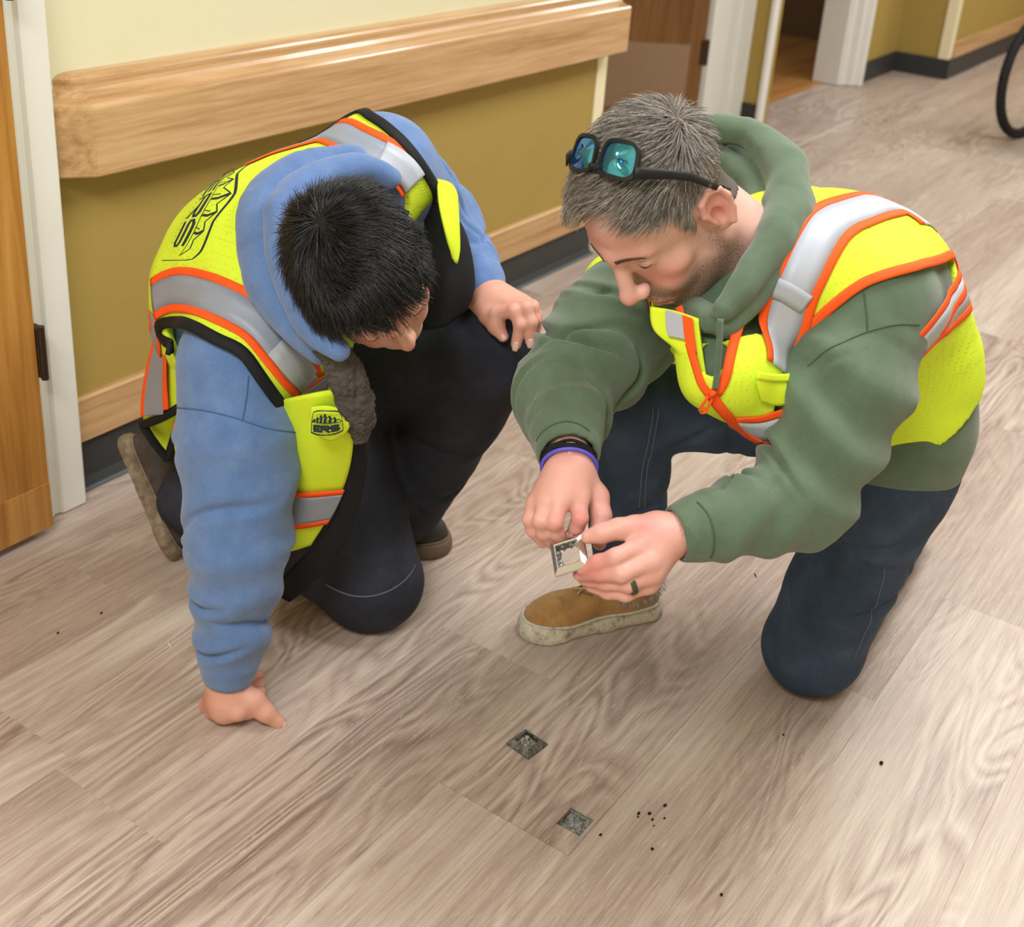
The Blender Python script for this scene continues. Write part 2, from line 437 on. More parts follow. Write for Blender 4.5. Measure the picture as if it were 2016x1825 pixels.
# floor planks -------------------------------------------------------------
floor = struct(empty('floor', (0, 0, 0)))
PW, Y0 = .2287, .6105
seams = [Y0 + PW * k for k in range(-9, 9)]
HX0, HX1, HY0, HY1 = 1.226, 1.268, .617, .657           # open square hole cut in one plank
def plank(x0, x1, y0, y1, dz):
    g, e = .00004, .0012
    c = ((x0 + x1) / 2, (y0 + y1) / 2, 0)
    V, F = boxvf((x0 + g, y0 + g, -.005), (x1 - g, y1 - g, dz), .0003)
    o = obj('plank', V, F, M_FLOOR, floor, smooth=False); recentre(o, c); return o
ROWJ = {0: 1.186, 1: 1.492, 3: .882, 4: 1.2015, 2: 1.0, 5: .52}
rj = random.Random(4)
e5 = (2.0736,1.3724,0); e6 = (1.7953,0.1693,0); e7 = (2.1017,0.4056,0)
for k in range(-9, 8):
    y0, y1 = Y0 + PW * k, min(Y0 + PW * (k + 1), 2.0)
    j = ROWJ.get(k, rj.uniform(0, 1.2))
    if k == -1: j = e6[0]
    xs = [j + 1.2192 * i for i in range(-3, 9)]
    if k == 2: xs = [e5[0] + 1.2192 * i for i in range(-4, 8)]
    for a, b in zip(xs, xs[1:]):
        if b < -1.3 or a > 9.2: continue
        if k == 0 and a < HX0 < b:
            # this plank has the square hole: ring of 8 boxes welded into one mesh
            gx = [a + .0004, HX0, HX1, b - .0004]; gy = [y0 + .0004, HY0, HY1, y1 - .0004]
            V = [(x, y, z) for z in (0, -.004) for y in gy for x in gx]; F = []
            I = lambda i, jj, t: t * 16 + jj * 4 + i
            for jj in range(3):
                for i in range(3):
                    if (i, jj) == (1, 1): continue
                    F.append((I(i, jj, 0), I(i + 1, jj, 0), I(i + 1, jj + 1, 0), I(i, jj + 1, 0)))
                    F.append((I(i, jj, 1), I(i, jj + 1, 1), I(i + 1, jj + 1, 1), I(i + 1, jj, 1)))
            for p, q in (((1, 1), (2, 1)), ((2, 1), (2, 2)), ((2, 2), (1, 2)), ((1, 2), (1, 1)), ((0, 0), (0, 3)), ((0, 3), (3, 3)), ((3, 3), (3, 0)), ((3, 0), (0, 0))):
                F.append((I(*p, 0), I(*q, 0), I(*q, 1), I(*p, 1)))
            o = obj('plank', V, F, M_FLOOR, floor, smooth=False); fixn(o); recentre(o, ((a + b) / 2, (y0 + y1) / 2, 0)); continue
        plank(a, b, y0, y1, 0)
# sub-floor under the planks, with the pit below the hole
t = NT('grey_mortar'); f = t.noise(t.co(), 160, 6, .7)
t.set(t.ramp(f, [(.35, rgb(70, 72, 72)), (.52, rgb(150, 148, 142)), (.7, rgb(196, 192, 184))]), .9, .2); t.bump(f, .8, .003); M_PIT = t.m
V, F = [], []
def quad(*p): 
    n = len(V); V.extend(p); F.append(tuple(range(n, n + 4)))
z = -.006
for x0, x1, y0, y1 in ((-1.5, HX0 - .001, -1.6, 2.2), (HX1 + .001, 9.3, -1.6, 2.2), (HX0 - .001, HX1 + .001, -1.6, HY0 - .001), (HX0 - .001, HX1 + .001, HY1 + .001, 2.2)):
    quad((x0, y0, z), (x1, y0, z), (x1, y1, z), (x0, y1, z))
obj('subfloor', V, F, M_SUB, floor, smooth=False)
V, F = [], []
a, b, c, d = HX0 - .002, HX1 + .002, HY0 - .002, HY1 + .002; zb = -.02
n = 9
G = np.array([[(a + (b - a) * i / (n - 1), c + (d - c) * j / (n - 1), zb + .006 * hsh(i * 7 + j * 13) + .009 * (i > 4) * (j < 3)) for i in range(n)] for j in range(n)])
V = [tuple(p) for p in G.reshape(-1, 3)]; F = [(j * n + i, j * n + i + 1, j * n + n + i + 1, j * n + n + i) for j in range(n - 1) for i in range(n - 1)]
for p, q in (((a, c), (b, c)), ((b, c), (b, d)), ((b, d), (a, d)), ((a, d), (a, c))):
    k = len(V); V += [(*p, -.004), (*q, -.004), (*q, -.03), (*p, -.03)]; F.append((k, k + 1, k + 2, k + 3))
obj('mortar_pit', V, F, M_PIT, floor, smooth=False, label='grey crumbly mortar bed inside the open square hole')
# left wall ------------------------------------------------------------------
XA, XB = 1.362, 3.375
wl = struct(empty('wall_left', (XA, WY, 0)))
def wpart(o): return par(o, wl)
wpart(bx('upper_wall', (XA - .02, WY, .80), (XB, WY + .14, 2.44), M_CREAM, bev=0))
wpart(bx('wainscot', (XA - .02, WY - .001, .0), (XB, WY + .14, .80), M_OLIVE, bev=0))
wall_above = struct(bx('wall_left_far', (-1.5, 1.905, 2.13), (XA - .02, 2.05, 2.44), M_CREAM, bev=0))
# oak bumper rail with moulded top and a mitred 45 degree return at its near end
prof = [(0, .842), (-.016, .842), (-.022, .8412), (-.027, .839), (-.031, .8355), (-.0335, .831), (-.034, .826), (-.033, .820), (-.034, .814), (-.039, .806), (-.047, .800), (-.056, .797), (-.066, .7955), (-.070, .794), (-.073, .790), (-.074, .785), (-.074, .664), (-.070, .660), (0, .660)]
xm = (1.4309,1.8476,0.7085)
X0 = xm[0]
V, F = [], []
n = len(prof)
for s in range(3):
    for py, pz in prof:
        if s == 0: V.append((X0 - (.074 + py) * 0 - (-py) * 1.0 * 1.0 - .0 + .074 - .0 if False else X0 + .074 + py, WY - .0 + 0 * py, pz))
        elif s == 1: V.append((X0 + (.074 + py) * .414, WY + py, pz))
        else: V.append((XB - .004, WY + py, pz))
# near end return: runs from the front mitre back to the wall at 45 degrees
for i, (py, pz) in enumerate(prof): V[i] = (X0 + (.074 + py) * .414 + py * 1.35, WY - .0005, pz)
for s in range(2):
    for i in range(n):
        j = (i + 1) % n; F.append((s * n + i, s * n + j, s * n + n + j, s * n + n + i))
F.append(tuple(range(2 * n, 3 * n)))
rail = fixn(obj('bumper_rail', V, F, M_OAK, smooth=False)); wpart(rail)
# oak base board and the black vinyl base under it
wpart(fixn(obj('base_board', *prism([(WY, .205), (WY - .014, .205), (WY - .018, .2), (WY - .018, .11), (WY, .11)], 0, XA, XB), M_OAKD, smooth=False)))
bb = struct(fixn(obj('baseboard_left', *prism([(WY, .112), (WY - .006, .112), (WY - .006, .022), (WY - .012, .01), (WY - .022, .006), (WY - .024, .0005), (WY, .0005)], 0, XA, XB), M_BASE, smooth=False)))
bx('vinyl_toe', (XA, WY - .026, .0005), (XB, WY - .012, .007), M_BASEL, bb, .001)
# cream corner guard at the far end of that wall
g = struct(fixn(obj('trim_1', *prism([(XB - .052, WY), (XB - .052, WY - .006), (XB + .004, WY - .006), (XB + .006, WY - .003), (XB + .006, WY + .055), (XB, WY + .055), (XB, WY)], 2, .12, 2.44), M_GUARD, smooth=False)))
wpart(bx('return_wall', (XB - .14, WY + .055, 0), (XB, 3.1, 2.44), M_CREAM, bev=0))
# ceiling, opposite wall, ends
ceil = struct(empty('ceiling', (0, 0, 2.43)))
par(bx('ceiling_slab', (-1.6, -1.6, 2.43), (9.4, 4.6, 2.5), M_CEIL, bev=0), ceil)
M_LAMP = NT('lamp_diffuser'); M_LAMP.set((1, 1, 1, 1), .6)
M_LAMP.b.inputs['Emission Color'].default_value = (1, .985, .95, 1); M_LAMP.b.inputs['Emission Strength'].default_value = 6.0
wr = struct(empty('wall_right', (0, -1.5, 0)))
par(bx('upper_wall', (-1.6, -1.6, .8), (9.4, -1.5, 2.44), M_CREAM, bev=0), wr); par(bx('wainscot', (-1.6, -1.6, 0), (9.4, -1.5, .8), M_OLIVE, bev=0), wr)
wb = struct(bx('wall_back', (9.3, -1.6, 0), (9.4, 4.6, 2.44), M_OLIVE, bev=0))
wf = struct(bx('wall_front', (-1.6, -1.6, 0), (-1.5, 4.6, 2.44), M_CREAM, bev=0))
# near door (left edge of the picture) -----------------------------------------
DY = 1.8165
d1 = struct(empty('door_1', (1.25, DY, 0)))
par(bx('door_leaf', (.33, DY, .02), (1.247, DY + .044, 2.08), M_DOOR, bev=.002), d1)
par(bx('kick_strip', (.33, DY - .0015, .02), (1.246, DY, .115), M_DOOR, bev=.0005), d1)
for z in (.38, 1.05, 1.8):
    par(obj('hinge', *join([boxvf((1.247, DY - .004, z - .05), (1.262, DY + .02, z + .05), .002), tube([(1.2545, DY - .006, z - .052), (1.2545, DY - .006, z + .052)], .007, 10)]), M_HINGE, smooth=False), d1)
tr = struct(empty('trim_2', (1.3, 1.89, 0)))
par(fixn(obj('jamb', *prism([(1.262, 1.99), (1.262, 1.862), (1.272, 1.862), (1.272, 1.885), (1.285, 1.885), (1.285, 1.99)], 2, .003, 2.14), M_TANP, smooth=False)), tr)
par(fixn(obj('casing', *prism([(1.285, 1.99), (1.285, 1.868), (1.297, 1.868), (1.304, 1.862), (1.355, 1.862), (1.361, 1.868), (1.361, 1.99)], 2, .003, 2.14), M_WHITE, smooth=False)), tr)
par(bx('inner_bead', (1.2735, 1.862, .003), (1.2835, 1.9, 2.14), M_WHITE, bev=.002), tr)
par(bx('door_head', (.25, 1.862, 2.085), (1.362, 1.99, 2.16), M_WHITE, bev=.003), tr)
struct(bx('wall_near', (-1.5, 1.905, 0), (.30, 2.05, 2.14), M_CREAM, bev=0))
# alcove with brown door beyond the corner ---------------------------------------
d2 = struct(empty('door_2', (5.25, 2.50, 0)))
u = nrm(np.array((-.62, .78, 0))); w = np.array((-u[1], u[0], 0)) * -1
def leaf(a0, a1, b0, b1, z0, z1):
    V, F = boxvf((a0, b0, z0), (a1, b1, z1), .002)
    return [tuple(np.array((5.262, 2.49, 0)) + u * x + w * y + np.array((0, 0, zz))) for x, y, zz in V], F
par(obj('door_leaf', *leaf(0.0, .92, 0, .044, .02, 2.08), M_DOORD, smooth=False), d2)
par(obj('kick_plate', *leaf(.065, .86, .044, .047, .06, .36), M_KICK, smooth=False), d2)
par(obj('kick_plate', *leaf(.065, .86, -.003, .0, .06, .36), M_KICK, smooth=False), d2)
par(obj('hinge', *leaf(-.03, .022, .0, .06, .27, .385), M_HINGE, smooth=False), d2)
t2 = struct(empty('trim_3', (5.35, 2.4, 0)))
par(fixn(obj('casing', *prism([(5.30, 2.52), (5.275, 2.50), (5.275, 2.47), (5.30, 2.455), (5.36, 2.43), (5.37, 2.40), (5.405, 2.395), (5.41, 2.35), (5.43, 2.345), (5.47, 2.345), (5.47, 2.52)], 2, .003, 2.3), M_WHITE, smooth=False)), t2)
struct(bx('wall_alcove', (3.2, 3.08, 0), (5.6, 3.2, 2.44), M_OLIVE, bev=0))
struct(bx('wall_pier', (5.435, 2.262, 0), (5.545, 3.1, 2.44), M_OLIVE, bev=0))
par(bx('base_strip', (5.426, 2.262, .001), (5.435, 2.345, .105), M_BASE, bev=.001), t2)
struct(fixn(obj('trim_4', *prism([(5.425, 2.268), (5.425, 2.252), (5.435, 2.248), (5.475, 2.248), (5.48, 2.254), (5.48, 2.262), (5.44, 2.262), (5.435, 2.268)], 2, .003, 2.44), M_WHITE, smooth=False)))
# dim side room seen through the second doorway
sr = struct(empty('wall_side_room', (6, 3.6, 0)))
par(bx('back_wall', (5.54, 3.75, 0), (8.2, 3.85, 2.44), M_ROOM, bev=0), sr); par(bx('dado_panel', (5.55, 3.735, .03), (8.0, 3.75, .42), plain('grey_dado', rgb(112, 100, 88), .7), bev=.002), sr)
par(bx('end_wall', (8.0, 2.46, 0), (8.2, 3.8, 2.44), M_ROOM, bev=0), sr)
area('side_room_fill', (6.8, 3.1, 2.38), .5, .5, 7)  # added fill light that lifts the dark back wall, not a fixture of the room
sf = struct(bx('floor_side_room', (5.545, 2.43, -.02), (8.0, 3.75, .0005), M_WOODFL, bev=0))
ft = struct(bx('floor_recess', (3.375, 2.0, -.02), (7.45, 2.43, -.0006), M_FLOOR, bev=0)); struct(bx('floor_alcove', (3.375, 2.43, -.02), (5.44, 3.1, -.0006), M_FLOOR, bev=0))
t5 = struct(empty('trim_5', (6.76, 2.3, 0)))
par(fixn(obj('casing', *prism([(6.70, 2.50), (6.70, 2.36), (6.715, 2.34), (6.74, 2.335), (6.75, 2.30), (6.775, 2.295), (6.79, 2.265), (6.83, 2.262), (6.835, 2.30), (6.9, 2.50)], 2, .003, 2.2), M_WHITE, smooth=False)), t5)
par(bx('door_head', (5.5, 2.27, 2.12), (6.83, 2.5, 2.44), M_WHITE, bev=.003), t5)
wfar = struct(empty('wall_far_left', (7.2, 2.3, 0)))
par(bx('upper_wall', (6.83, 2.30, .8), (7.43, 2.46, 2.44), M_CREAM, bev=0), wfar); par(bx('wainscot', (6.83, 2.30, 0), (7.43, 2.46, .8), M_OLIVE, bev=0), wfar)
par(bx('step_upper', (7.43, 2.0, .8), (9.3, 2.46, 2.44), M_CREAM, bev=0), wfar); par(bx('step_wainscot', (7.43, 2.0, 0), (9.3, 2.46, .8), M_OLIVE, bev=0), wfar)
par(bx('base_board', (7.5, 1.982, .11), (9.3, 2.0, .205), M_OAKD, bev=.003), wfar)
bf = struct(bx('baseboard_far', (6.835, 2.288, .001), (7.43, 2.30, .112), M_BASE, bev=.002))
bx('base_return', (7.418, 1.99, .001), (7.43, 2.295, .112), M_BASE, bf, .002); bx('base_run', (7.418, 1.978, .001), (9.3, 1.99, .112), M_BASE, bf, .002)
struct(fixn(obj('trim_6', *prism([(7.422, 2.05), (7.422, 1.992), (7.49, 1.992), (7.49, 2.0), (7.43, 2.0), (7.43, 2.05)], 2, .112, 2.44), M_GUARD, smooth=False)))


# ================================================================ people: skeletons in world metres
def headbody(A):
    """one head in its own axes: x right, y forward, z up, origin between the ear canals"""
    b = Body()
    b.ell((0, -.014, .047), (.073, .094, .086), k=0)
    b.ell((0, .030, .045), (.061, .058, .066), k=.03)
    b.ell((0, .040, -.035), (.052, .050, .070), k=.03)
    for s in (-1, 1):
        b.cone((s * .054, -.004, -.040), (s * .018, .070, -.098), .021, .017, .025)
        b.ell((s * .043, .056, -.006), (.021, .021, .018), k=.02)
        b.cone((s * .006, .0885, .046), (s * .043, .071, .046), .0095, .0085, .014)
        b.ell((s * .030, .068, -.035), (.02, .02, .02), k=.02)
    b.ell((0, .078, -.098), (.022, .019, .018), k=.018)
    b.ell((0, .078, -.062), (.029, .021, .027), k=.018)
    for s in (-1, 1): b.ell((s * .032, .096, .028), (.017, .014, .0115), k=.013, op='s')
    for s in (-1, 1): b.ell((s * .032, .0735, .027), (.0142, .0142, .0135), k=.003)
    for s in (-1, 1): b.ell((s * .032, .089, A.get('slit', .0205)), (.0125, .006, A.get('open', .0016)), k=.0015, op='s')
    ns = A.get('nose', 1.); ny = (1 - ns) * .045
    b.cone((0, .091, .036), (0, .1145 - ny, -.010), .0092 * ns, .0112 * ns, .012)
    b.ell((0, .1175 - ny, -.0150), (.0125 * ns, .0130 * ns, .0115 * ns), k=.008)
    for s in (-1, 1): b.ell((s * .0128 * ns, .1050 - ny * .6, -.0190), (.0085 * ns, .0115 * ns, .0090 * ns), k=.006)
    for s in (-1, 1): b.ell((s * .0058, .1085, -.0275), (.0034, .0065, .0045), k=.003, op='s')
    b.cone((-.023, .0885, -.0625), (-.004, .0985, -.0575), .0048, .0058, .006)
    b.cone((.023, .0885, -.0625), (.004, .0985, -.0575), .0048, .0058, .006)
    b.cone((-.019, .0890, -.0690), (.0, .0965, -.0705), .0052, .0066, .006)
    b.cone((.019, .0890, -.0690), (.0, .0965, -.0705), .0052, .0066, .006)
    b.ell((0, .098, -.0640), (.026, .012, .0014), k=.003, op='s')
    b.ell((0, .098, -.0815), (.018, .010, .006), k=.01, op='s')
    for s in (-1, 1):
        c = np.array((s * .0795, -.014, .004))
        R = frame((s * -.30, 1, .0), (0, -.25, 1))
        b.ell(c, (.0055, .0215, .034), R, k=.006)
        hel = [(-.0, .012, -.006), (0, .016, .012), (0, .010, .027), (0, -.004, .032), (0, -.016, .024), (0, -.0185, .008), (0, -.014, -.010), (0, -.004, -.024)]
        H = [c + R @ (np.array(h) * (s, 1.12, 1.12)) + np.array((s * .005, 0, 0)) for h in hel]
        b.chain(H, [.0032, .0040, .0042, .0042, .0042, .0042, .0038, .0048], .003)
        b.ell(c + R @ np.array((s * .006, .003, -.003)), (.0085, .0090, .0150), R, k=.003, op='s')
        b.ell(c + R @ np.array((s * .006, -.004, .017)), (.004, .008, .006), R, k=.004, op='s')
        b.cone(c + R @ np.array((s * .003, .012, -.012)), c + R @ np.array((s * .004, .012, -.004)), .0035, .003, .003)
    return b
def hairline(P):
    """height above which the scalp carries hair, as a function of the bearing around the head"""
    ph = np.degrees(np.arctan2(P[..., 1], np.abs(P[..., 0])))
    return np.interp(ph, [-90, -60, -35, -14, -4, 6, 11, 15, 19, 25, 41, 55, 70, 90],
                     [-.070, -.062, -.045, .000, .046, .046, .006, .010, .062, .080, .098, .110, .116, .116])
def hand(b, W, K, fingers, thumb, pad, k=.006, rw=.026):
    """wrist point, four knuckles, finger chains (points, radii), thumb chain -> prims on body b"""
    W = A3(W); K = [A3(q) for q in K]; pad = A3(pad)
    for q, r in zip(K, (.0115, .012, .0115, .0105)):
        b.cone(W + (q - K[1]) * .35, q, .018, r, .016)
        b.cone(W + pad * .010 + (q - K[1]) * .3, q + pad * .010 + (W - q) * .12, .018, .0105, .016)
    for pts, r in fingers: b.chain(pts, r, k)
    b.chain(thumb[0], thumb[1], .010)
    return b
# ---- man A (green hoodie): joints
aC7 = A3(1.5404,0.6175,0.837); aPEL = A3(1.7982,0.4603,0.4952)
aSHL = A3(1.5694,0.4544,0.7676); aSHR = A3(1.5502,0.7926,0.6768); aELL = A3(1.3952,0.4428,0.5505); aELR = A3(1.3492,0.7845,0.6087)
aWRL = A3(1.2428,0.5546,0.5227); aWRR = A3(1.2251,0.693,0.5835)
aHIL = A3(1.7623,0.4276,0.4618); aHIR = A3(1.8898,0.5226,0.4732); aKNL = A3(1.7638,0.4939,0.0819); aKNR = A3(1.5953,0.8162,0.4971)
aANR = A3(1.7256,0.8337,0.1035); aANL = A3(2.292,0.5163,0.06)
aUP = nrm(aC7 - aPEL); aLF = nrm((aSHL - aSHR)); aFR = nrm(np.cross(aLF, aUP)); aFR = aFR if aFR[2] < 0 else -aFR
aT0 = aPEL * .86 + aC7 * .14; aT1 = aPEL * .72 + aC7 * .28 - aFR * .030; aT2 = aPEL * .40 + aC7 * .60 - aFR * .025; aT3 = aPEL * .14 + aC7 * .86 + aFR * .035
def torsoA(x, fold=None):
    b = Body()
    b.cone(aT0, aT1, .150 + x, .160 + x, .0, (aFR, 1.35), fold)
    b.cone(aT1, aT2, .160 + x, .178 + x, .05, (aFR, 1.35), fold)
    b.cone(aT2, aT3, .178 + x, .125 + x, .05, (aFR, 1.30))
    b.ell((aHIL + aHIR) / 2 + A3(-.01, .005, .034), (.145 + x, .095 + x, .085 + x), np.stack([nrm(aHIL - aHIR), nrm(np.cross(aUP, aHIL - aHIR)), aUP], 1), k=.05)
    b.cone(aT3 * .8 + aT2 * .2, aSHL, .098 + x, .078 + x, .05)
    b.cone(aT3 * .8 + aT2 * .2, aSHR, .098 + x, .078 + x, .05)
    return b
HA = torsoA(0.0, (.006, 38, 2.2, .05, .95))
aML = aSHL * .6 + aELL * .4; aMR = aSHR * .6 + aELR * .4
HA.cone(A3(1.4325,0.656,0.7504), A3(1.3939,0.5744,0.6945), .036, .040, .05).cone(A3(1.3939,0.5744,0.6945), A3(1.4519,0.5302,0.6349), .040, .044, .05)
HA.cone(aSHL, aML, .076, .086, .035, fold=(.012, 62, 1.3, .3, 1.3)).cone(aML, aELL, .086, .062, .012, fold=(.026, 74, 1.3, -.3, 1.15))
HA.cone(aELL, aELL * .25 + aWRL * .75, .060, .043, .02, fold=(.019, 90, 2.7, -.1, 1.0))
HA.cone(aELL * .25 + aWRL * .75, aELL * .14 + aWRL * .86, .0415, .0385, .006)
HA.cone(aELL * .04 + aWRL * .96, aWRL * 1.3 - aELL * .3, .030, .033, .010, op='s')
HA.cone(aSHR, aMR, .078, .086, .035, fold=(.014, 58, .4, .2, 1.3)).cone(aMR, aELR, .086, .066, .012, fold=(.026, 70, .4, -.3, 1.15))
HA.cone(aELR, aELR * .42 + aWRR * .58, .066, .049, .02, fold=(.021, 86, 3.9, -.1, 1.0))
HA.cone(aELR * .42 + aWRR * .58, aELR * .20 + aWRR * .80, .047, .043, .006)
HA.cone(aELR * .12 + aWRR * .88, aWRR * 1.3 - aELR * .3, .033, .036, .010, op='s')
HA.ell(aHIL + A3(0, 0, .056), (.104, .104, .098), k=.03)
HA.ell((aHIL + aHIR) / 2 + A3(0, 0, .005), (.160, .118, .102), np.stack([nrm(aHIL - aHIR), nrm(np.cross(aUP, aHIL - aHIR)), aUP], 1), k=.02)
JA = Body()
JA.ell((aHIL + aHIR) / 2, (.15, .108, .11), np.stack([nrm(aHIL - aHIR), nrm(np.cross(aUP, aHIL - aHIR)), aUP], 1), k=0)
JA.cone(aHIL, aKNL, .090, .082, .04, fold=(.012, 44, 1.1, .0, .8))
JA.ell(aKNL + A3(-.005, .0, -.004), (.078, .078, .072), k=.02)
JA.cone(aKNL, aANL, .076, .060, .02, fold=(.008, 50, 2.1, .0, .9))
JA.cone(aHIR, aKNR, .090, .078, .04, fold=(.008, 44, 3.1, .1, 1.1))
JA.cone(aKNR, aANR - (aANR - aKNR) * .06, .078, .062, .03, fold=(.007, 46, .7, .0, .9))
# bare body: trunk, arms, hands (coarse + fine), head and neck
aHC = A3(1.3921,0.6838,0.8839)
aHR = np.array([[0.2528, -0.6117, -0.7496], [0.9625, 0.0802, 0.2592], [-0.0984, -0.787, 0.6091]])
HEADA = headbody(dict(open=.0018))
def toloc(P, c, R): return (np.asarray(P) - c) @ R
HEADA.cone((0, -.030, -.040), toloc(aC7 + aFR * .045, aHC, aHR), .056, .064, .03)
BA = torsoA(-.03); BA.p = [q for q in BA.p]
BA.cone(aSHL, aELL, .05, .042).cone(aELL, aWRL, .04, .026).cone(aSHR, aELR, .05, .042).cone(aELR, aWRR, .04, .026)
BA.cone(aHIL, aKNL, .08, .055).cone(aKNL, aANL, .055, .04).cone(aHIR, aKNR, .08, .055).cone(aKNR, aANR, .055, .04)
HRA = Body(); aV = A3(0.7658,0.4949,-0.4106)
HRA.cone(aWRR * .6 + aELR * .4, aWRR, .030, .0265, .0, (aV, 1.25))
HRA.cone(aWRR, A3(1.201,0.6825,0.5625), .0265, .027, .012, (aV, 1.25))
hand(HRA, (1.213,0.6845,0.575), [(1.2004,0.6598,0.5584), (1.178,0.6734,0.5573), (1.1706,0.6899,0.5512), (1.1732,0.7075,0.5408)],
     [([(1.2004,0.6598,0.5584), (1.1828,0.6464,0.541), (1.1836,0.6499,0.5273), (1.1854,0.6564,0.5141)], [.0112, .0098, .009, .008]),
      ([(1.178,0.6734,0.5573), (1.156,0.6665,0.5395), (1.1632,0.6664,0.5214), (1.1782,0.6664,0.5006)], [.0112, .0098, .009, .008]),
      ([(1.1706,0.6899,0.5512), (1.1525,0.685,0.5358), (1.1591,0.683,0.5165), (1.1739,0.6783,0.4947)], [.0108, .0094, .0088, .0078]),
      ([(1.1732,0.7075,0.5408), (1.1603,0.7053,0.5261), (1.1641,0.7017,0.5093), (1.1751,0.6925,0.4896)], [.0098, .0086, .008, .0072])],
     ([(1.2291,0.675,0.5693), (1.2323,0.6518,0.5472), (1.2203,0.6367,0.531), (1.2095,0.6308,0.516), (1.2005,0.6249,0.5042)], [.018, .0135, .0115, .0105, .0088]), A3(0.7921,0.3844,-0.4948))
HLA = Body()
HLA.cone(aWRL * .6 + aELL * .4, aWRL, .030, .0268, .0)
HLA.cone(aWRL, A3(1.2293,0.5644,0.5214), .0268, .028, .012)
hand(HLA, (1.2356,0.5606,0.5214), [(1.1925,0.5663,0.5284), (1.19,0.5491,0.5151), (1.193,0.5443,0.4979), (1.1961,0.5491,0.4778)],
     [([(1.1925,0.5663,0.5284), (1.1625,0.5811,0.5218), (1.1584,0.6014,0.507), (1.1548,0.6209,0.4922)], [.0118, .0106, .0098, .0082]),
      ([(1.19,0.5491,0.5151), (1.159,0.5685,0.505), (1.1596,0.5976,0.4926), (1.1608,0.6275,0.4773)], [.0118, .0104, .0096, .008]),
      ([(1.193,0.5443,0.4979), (1.1678,0.5616,0.4887), (1.1671,0.593,0.4765), (1.1699,0.6245,0.4663)], [.0112, .0098, .009, .0078]),
      ([(1.1961,0.5491,0.4778), (1.1733,0.5667,0.4686), (1.1726,0.5915,0.4607), (1.1764,0.6176,0.4553)], [.0100, .0088, .0080, .0070])],
     ([(1.2397,0.5698,0.5305), (1.2121,0.5842,0.5378), (1.1928,0.5967,0.5411), (1.1794,0.612,0.5347), (1.1705,0.6263,0.5279)], [.020, .0145, .0118, .0108, .0086]), A3(0.8315,0.2186,-0.6211))
# hood: collapsed folds of thick cloth round the neck
def tubeb(b, pts, rad, k=.02, flat=None, n=26):
    q = catmull(pts, n); r = np.interp(np.linspace(0, 1, n), np.linspace(0, 1, len(rad)), rad)
    for i in range(n - 1): b.cone(q[i], q[i + 1], r[i], r[i + 1], k if i == 0 else .0, flat)
HOODA = Body((.006, lambda P: .004 * wob(P, 38, 1.) + .002 * wob(P, 90, 2.)))
hp = [A3(q) for q in ((1.3607,0.5725,0.7886), (1.4019,0.5612,0.8276), (1.4641,0.558,0.8667), (1.5434,0.58,0.8949), (1.6044,0.6302,0.923), (1.6295,0.6862,0.9399), (1.6201,0.7407,0.9394))]
tubeb(HOODA, hp, [.016, .021, .027, .031, .030, .025, .016], .006)
hp2 = [A3(q) for q in ((1.5007,0.5862,0.8226), (1.5539,0.6153,0.8596), (1.5938,0.6529,0.882), (1.6118,0.6986,0.8975), (1.6239,0.7404,0.8974))]
tubeb(HOODA, hp2, [.018, .026, .028, .024, .016], .005)
tubeb(HOODA, [A3(q) for q in ((1.6795,0.7766,0.8985), (1.6914,0.7366,0.897), (1.6605,0.6716,0.8827), (1.6021,0.618,0.8553))], [.026, .032, .034, .03], .005)
hp3 = [A3(q) for q in ((1.6529,0.754,0.9192), (1.6455,0.7905,0.8519), (1.6011,0.7895,0.768), (1.4692,0.6913,0.7445), (1.3652,0.5894,0.7686))]
tubeb(HOODA, hp3, [.03, .035, .032, .028, .018], .02)
tubeb(HOODA, [A3(q) for q in ((1.5378,0.5711,0.8738), (1.4777,0.5623,0.8485), (1.4255,0.5672,0.8057), (1.3741,0.5718,0.7641))], [.034, .032, .028, .02], .02)
# vest shell of man A
VA = torsoA(.010); VA.wr = (.005, lambda P: .0030 * wob(P, 30, 1.) + .0018 * wob(P, 62, 2.)); VA.cone(A3(1.4222,0.6513,0.7548), A3(1.381,0.5691,0.7006), .042, .046, .05).cone(A3(1.381,0.5691,0.7006), A3(1.4415,0.5263,0.6401), .046, .05, .05)
VACUT = Body()

# ---- man B (blue hoodie): joints
bHC = A3(1.2367,1.0469,0.7394); bC7 = A3(1.3048,1.263,0.7617); bPEL = A3(1.4583,1.4644,0.3652)
bHR = frame((-0.0392,-0.7283,-0.6831), (-0.733,-0.4394,0.5142))
bSHL = A3(1.4866,1.2326,0.7961); bSHR = A3(1.1722,1.2299,0.5718); bELL = A3(1.6658,1.2488,0.6627); bWRL = A3(1.5752,1.0819,0.6092)
bELR = A3(1.1136,1.1753,0.3235); bWRR = A3(1.0951,1.1888,0.0617)
bHIL = A3(1.5503,1.4149,0.3795); bHIR = A3(1.4679,1.3607,0.331); bKNL = A3(1.5873,1.0746,0.5012); bANL = A3(1.6195,1.2588,0.1258)
bKNR = A3(1.4341,1.1869,0.078); bANR = A3(1.3525,1.5545,0.1302)
bUP = nrm(bC7 - bPEL); bLF = nrm(bSHL - bSHR); bFR = nrm(np.cross(bLF, bUP)); bFR = bFR if bFR[1] < 0 else -bFR
bT0 = bPEL * .9 + bC7 * .1; bT1 = bPEL * .70 + bC7 * .30 - bFR * .012; bT2 = bPEL * .38 + bC7 * .62 - bFR * .018; bT3 = bPEL * .12 + bC7 * .88 + bFR * .035
